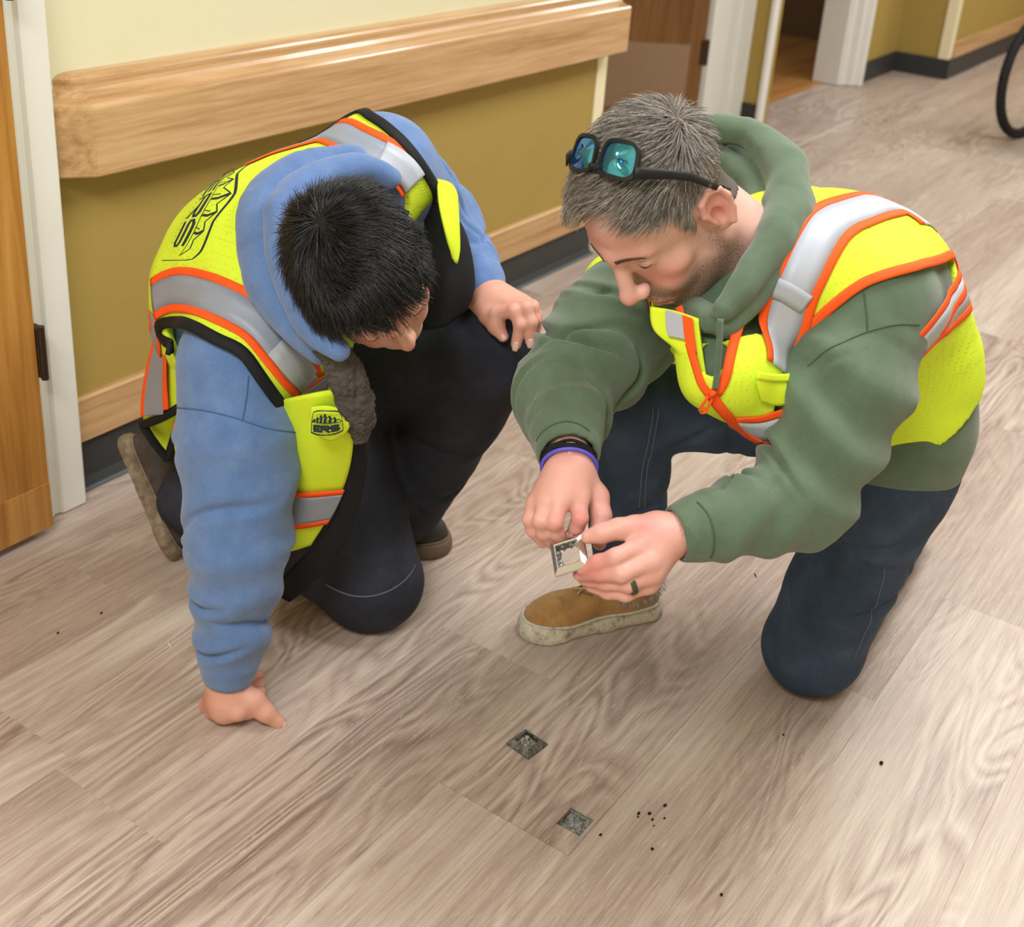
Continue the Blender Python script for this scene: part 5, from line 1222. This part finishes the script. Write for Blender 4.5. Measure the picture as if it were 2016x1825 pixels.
# ---------------------------------------------------------------- square metal floor fittings
t = NT('brushed_nickel'); v = t.co(); t.set(rgb(224, 223, 218), t.math('MULTIPLY_ADD', t.noise(t.mapv(v, (900, 60, 60)), 1, 3), .25, .2), .5, 1.0); M_NICK = t.m
t = NT('tarnished_nickel'); v = t.co(); t.set(t.ramp(t.noise(v, 130, 5, .7), [(.35, rgb(82, 82, 78)), (.6, rgb(150, 151, 150))]), .32, .5, .85); M_NICKD = t.m
t = NT('gummy_residue'); v = t.co(); t.set(t.ramp(t.noise(v, 240, 5, .75), [(.38, rgb(52, 49, 44)), (.5, rgb(130, 126, 116)), (.64, rgb(204, 200, 190))]), .6, .4); t.bump(t.noise(v, 300, 4), .8, .002); M_GUM = t.m
def sq_frame(prof):
    """mitred square frame from a closed profile of (half-size, z)"""
    V, n = [], len(prof)
    for cx_, cy_ in ((-1, -1), (1, -1), (1, 1), (-1, 1)): V += [(cx_ * a, cy_ * a, z) for a, z in prof]
    F = [(c * n + i, c * n + (i + 1) % n, ((c + 1) % 4) * n + (i + 1) % n, ((c + 1) % 4) * n + i) for c in range(4) for i in range(n)]
    return np.array(V), F
hf = empty('floor_insert_frame', (1.1518,0.642,0.5071)); tag(hf, 'open square metal floor insert held between the hands of the man in green', 'frame')
HR_ = np.array([[0.42, -0.607, 0.6746], [-0.7798, -0.6216, -0.0738], [0.4642, -0.4951, -0.7345]]); hc_ = A3(1.1518,0.642,0.5071)
pl = lambda V: np.asarray(V) @ HR_.T + hc_
V, F = sq_frame([(.0148, .0), (.0158, -.0004), (.0218, .0048), (.0226, .0062), (.0226, .0085), (.0218, .009), (.0158, .009), (.0148, .008)])
par(fixn(obj('bezel', pl(V), F, M_NICK, smooth=False)), hf)
V, F = sq_frame([(.0145, .004), (.0150, .004), (.0155, .009), (.0155, .017), (.0145, .017)])
par(fixn(obj('inner_sleeve', pl(V), F, M_NICKD, smooth=False)), hf)
for i, (x0, x1, y) in enumerate(((-.010, -.004, .0135), (.001, .006, .0135))):
    V, F = boxvf((x0, y, .009), (x1, y + .0012, .022), .0004); par(obj('tab', pl(V), F, M_NICKD, smooth=False), hf)
gb = Body((.003, lambda P: .0018 * wob(P, 900, 1)))
for c in ((-.013, -.006, .008), (-.0135, .002, .007), (-.012, .009, .008), (-.006, -.013, .008), (.004, -.0135, .009), (.012, -.012, .008)): gb.ell(c, (.0026, .0040, .0035), k=.002)
V, F = gb.mesh(.0008); par(obj('adhesive_residue', pl(V), F, M_GUM), hf)
fi = empty('floor_insert', (1.3345, .7815, 0)); tag(fi, 'square tarnished metal insert still set in the floor planks', 'floor insert')
ca, sa = math.cos(-.13), math.sin(-.13)
pf = lambda V: np.asarray(V) @ np.array([[ca, sa, 0], [-sa, ca, 0], [0, 0, 1]]) + A3(1.3345, .7815, .0004)
V, F = sq_frame([(.0228, .0), (.0236, .0022), (.0228, .0044), (.0212, .0056), (.0146, .0104), (.0138, .0102), (.0134, .0005)])
par(fixn(obj('bezel', pf(V), F, M_NICKD, smooth=False)), fi)
n = 10; G = np.array([[(-.0134 + .0268 * i / (n - 1), -.0134 + .0268 * j / (n - 1), .0022 + .0028 * hsh(i * 5 + j * 17)) for i in range(n)] for j in range(n)])
V, F, _ = shell(G, .0004); par(obj('plug', pf(V), F, M_GUM), fi)
par(obj('screw', *join([(pf(v), f) for v, f in (tube([(.004, .004, .002), (.004, .004, .0095)], .0026, 14), tube([(.004, .004, .0095), (.004, .004, .0115)], [.0042, .0034], 14), tube([(.009, -.002, .006), (.009, .012, .0062)], .0009, 8))]), M_NICK, smooth=False), fi)
# ---------------------------------------------------------------- crumbs on the floor
M_CRUMB = plain('black_crumb', rgb(26, 24, 24), .7, .2); M_CHIP = plain('white_sliver', rgb(226, 222, 214), .7, .2)
CR = [(1.3172,0.5714,0), (1.3115,0.569,0), (1.3274,0.5586,0), (1.3563,0.5483,0), (1.3193,0.5496,0), (1.3333,0.5368,0), (1.3102,0.542,0), (1.2701,0.5225,0), (1.2463,0.5945,0)]
def crumb(x, y, s, seed, label, group=None):
    bm = bmesh.new(); bmesh.ops.create_icosphere(bm, subdivisions=1, radius=1)
    V = np.array([v.co for v in bm.verts]); F = [tuple(v.index for v in f.verts) for f in bm.faces]; bm.free()
    s = s * 1.6; V = V * (1 + .5 * (hsh(np.arange(len(V)), seed)[:, None] - .5)) * (s, s * .7, s * .45); V[:, 2] += .0003 - V[:, 2].min()
    o = obj('floor_crumb', V, F, M_CRUMB, smooth=False); o.location = (x, y, 0); tag(o, label, 'crumb', group); return o
for i, c in enumerate(CR): crumb(c[0], c[1], (.0022, .0014, .0024, .0024, .0018, .0014, .0012, .0020, .0020)[i], i, 'tiny black crumb scattered on the planks beside the open square hole', 'crumbs by the floor hole')
for (c, s, lb) in (((1.2572,0.4079,0), .0022, 'single black crumb low in the picture, nearest the bottom edge'), ((1.6526,0.3209,0), .0030, 'lone black crumb on the pale planks at the far right'), ((1.6148,0.4709,0), .0016, 'lone dark crumb just below the denim knee of the man in green'),
                   ((1.1399,1.5483,0), .0018, 'lone dark crumb left of the blue sleeve, nearer the sleeve'), ((1.058,1.5589,0), .0018, 'lone dark crumb at the far left, farthest from the blue sleeve')): crumb(c[0], c[1], s, s * 999, lb)
a = A3(1.1596,1.4056,0.0012); b = A3(1.1501,1.3824,0.0012)
o = obj('paper_sliver', *tube([a - (a + b) / 2, A3(.001, .001, 0), b - (a + b) / 2], [.0007, .0011, .0006], 5), M_CHIP); o.location = (a + b) / 2; tag(o, 'thin white sliver lying on the planks left of the blue sleeve', 'sliver')
a = A3(2.0146,0.7049,0.0012); b = A3(2.0033,0.6944,0.0012)
o = obj('bark_sliver', *tube([a - (a + b) / 2, A3(.0005, .001, 0), b - (a + b) / 2], [.0006, .0012, .0006], 5), M_CRUMB); o.location = (a + b) / 2; tag(o, 'small dark sliver on the planks between the tan shoe and the denim knee', 'sliver')
# ---------------------------------------------------------------- wheelchair down the hall
wc_ = empty('wheelchair', (6.0, 1.355, 0)); tag(wc_, 'black wheelchair parked far down the hall at the right edge', 'wheelchair')
B0 = np.array(wc_.location); WX = nrm(A3(.97, -.24, 0)); WYv = np.array((-WX[1], WX[0], 0))
def wp(x, y, z): return B0 + WX * (.6 - x) + WYv * y + A3(0, 0, z)
M_TYRE = plain('black_tyre', rgb(34, 34, 36), .7, .3); M_STEEL = plain('dull_chrome', rgb(150, 150, 152), .3, .5, .9); M_VINYL = plain('maroon_vinyl', rgb(58, 40, 46), .5, .3); M_RED = plain('red_plastic', rgb(170, 40, 44), .5)
def circ(c, r, n=48): a = np.linspace(0, 2 * np.pi, n); return np.array([wp(c[0] + r * np.cos(t), c[1], c[2] + r * np.sin(t)) for t in a])
for sy in (0, -.56):
    c = (.30, sy, .305)
    w = par(obj('wheel', *tube(circ(c, .282), .023, 10, False), M_TYRE), wc_)
    for nm, v, f in (('hand_rim', *tube(circ((.30, sy + (.05 if sy == 0 else -.05), .305), .255), .009, 8, False)), ('wheel_rim', *tube(circ(c, .266), .010, 8, False)), ('hub', *tube([wp(.30, sy - .04, .305), wp(.30, sy + .04, .305)], .028, 14))):
        q = obj(nm, v, f, M_STEEL); q.parent = w; q.matrix_parent_inverse = w.matrix_parent_inverse.copy()
    sp = [tube([wp(.30, sy, .305), wp(.30 + .262 * math.cos(t), sy, .305 + .262 * math.sin(t))], .002, 5) for t in np.linspace(0, 6.283, 25)[:-1]]
    q = obj('spokes', *join(sp), M_STEEL); q.parent = w; q.matrix_parent_inverse = w.matrix_parent_inverse.copy()
    par(obj('caster', *join([tube(circ((-.16, sy * .92 - .02, .075), .06, 30), .015, 8, False), tube([wp(-.16, sy * .92 - .02, .15), wp(-.16, sy * .92 - .02, .26)], .012, 8)]), M_TYRE), wc_)
    par(obj('side_frame', *join([tube(catmull([wp(.34, sy * .9 - .03, .95), wp(.32, sy * .9 - .03, .5), wp(.30, sy * .9 - .03, .30)], 16), .012, 8), tube([wp(.32, sy * .9 - .03, .50), wp(-.18, sy * .9 - .03, .50)], .012, 8), tube(catmull([wp(.33, sy * .9 - .03, .72), wp(-.02, sy * .9 - .03, .72), wp(-.08, sy * .9 - .03, .66), wp(-.10, sy * .9 - .03, .50), wp(-.22, sy * .9 - .03, .2)], 24), .012, 8)]), M_STEEL), wc_)
    par(obj('armrest', *tube(catmull([wp(.30, sy * .9 - .03, .745), wp(.0, sy * .9 - .03, .745)], 8), .024, 10), M_VINYL), wc_)
def slab(pts, th): G = np.array(pts).reshape(2, 2, 3); return shell(sheet_grid([list(G[0]), list(G[1])], 6, 6), th)[:2]
par(obj('seat', *slab([wp(.32, -.04, .50), wp(-.14, -.04, .51), wp(.32, -.53, .50), wp(-.14, -.53, .51)], .04), M_VINYL), wc_)
par(obj('backrest', *slab([wp(.33, -.04, .54), wp(.36, -.04, .92), wp(.33, -.53, .54), wp(.36, -.53, .92)], .03), M_VINYL), wc_)
par(obj('brake_tip', *tube([wp(.02, .03, .33), wp(.0, .04, .40)], .012, 8), M_RED), wc_)

# ---------------------------------------------------------------- fingernails
M_NAIL = plain('fingernail', rgb(226, 182, 168), .35, .5, vary=.03)
def nail(P, tip, prev, up, r, w):
    tip, prev, up = A3(tip), A3(prev), A3(up); f = nrm(tip - prev); u = nrm(up - (up @ f) * f); x = np.cross(f, u)
    G = np.array([[tip + f * (a * w * .75 + r * .15) + x * (b * w * .5 * (1 - .25 * a * a)) + u * (r * (1.0 - .28 * b * b) - .10 * r * max(a, 0) ** 2 + .0002) for b in np.linspace(-1, 1, 7)] for a in np.linspace(-1, 1, 7)])
    V, F, _ = shell(G, .0005, None, np.broadcast_to(u, G.shape)); obj('fingernail', V, F, M_NAIL, P)
cu = A3(-0.7658,-0.4949,0.4106)
nail(pa, (1.1854,0.6564,0.5141), (1.1836,0.6499,0.5273), cu, .008, .0105); 
for tp, pv in (((1.5213,1.0028,0.5717), (1.5236,1.0191,0.5836)), ((1.5215,0.9771,0.5655), (1.5265,0.9755,0.5973)), ((1.5356,0.9602,0.5713), (1.5376,0.9623,0.6021))): nail(pb, tp, pv, cu, .0086, .0105)
nail(pb, (1.1282,1.1133,0.0034), (1.1145,1.1279,0.0246), A3(-0.319,-0.4592,0.7999), .0096, .0125)
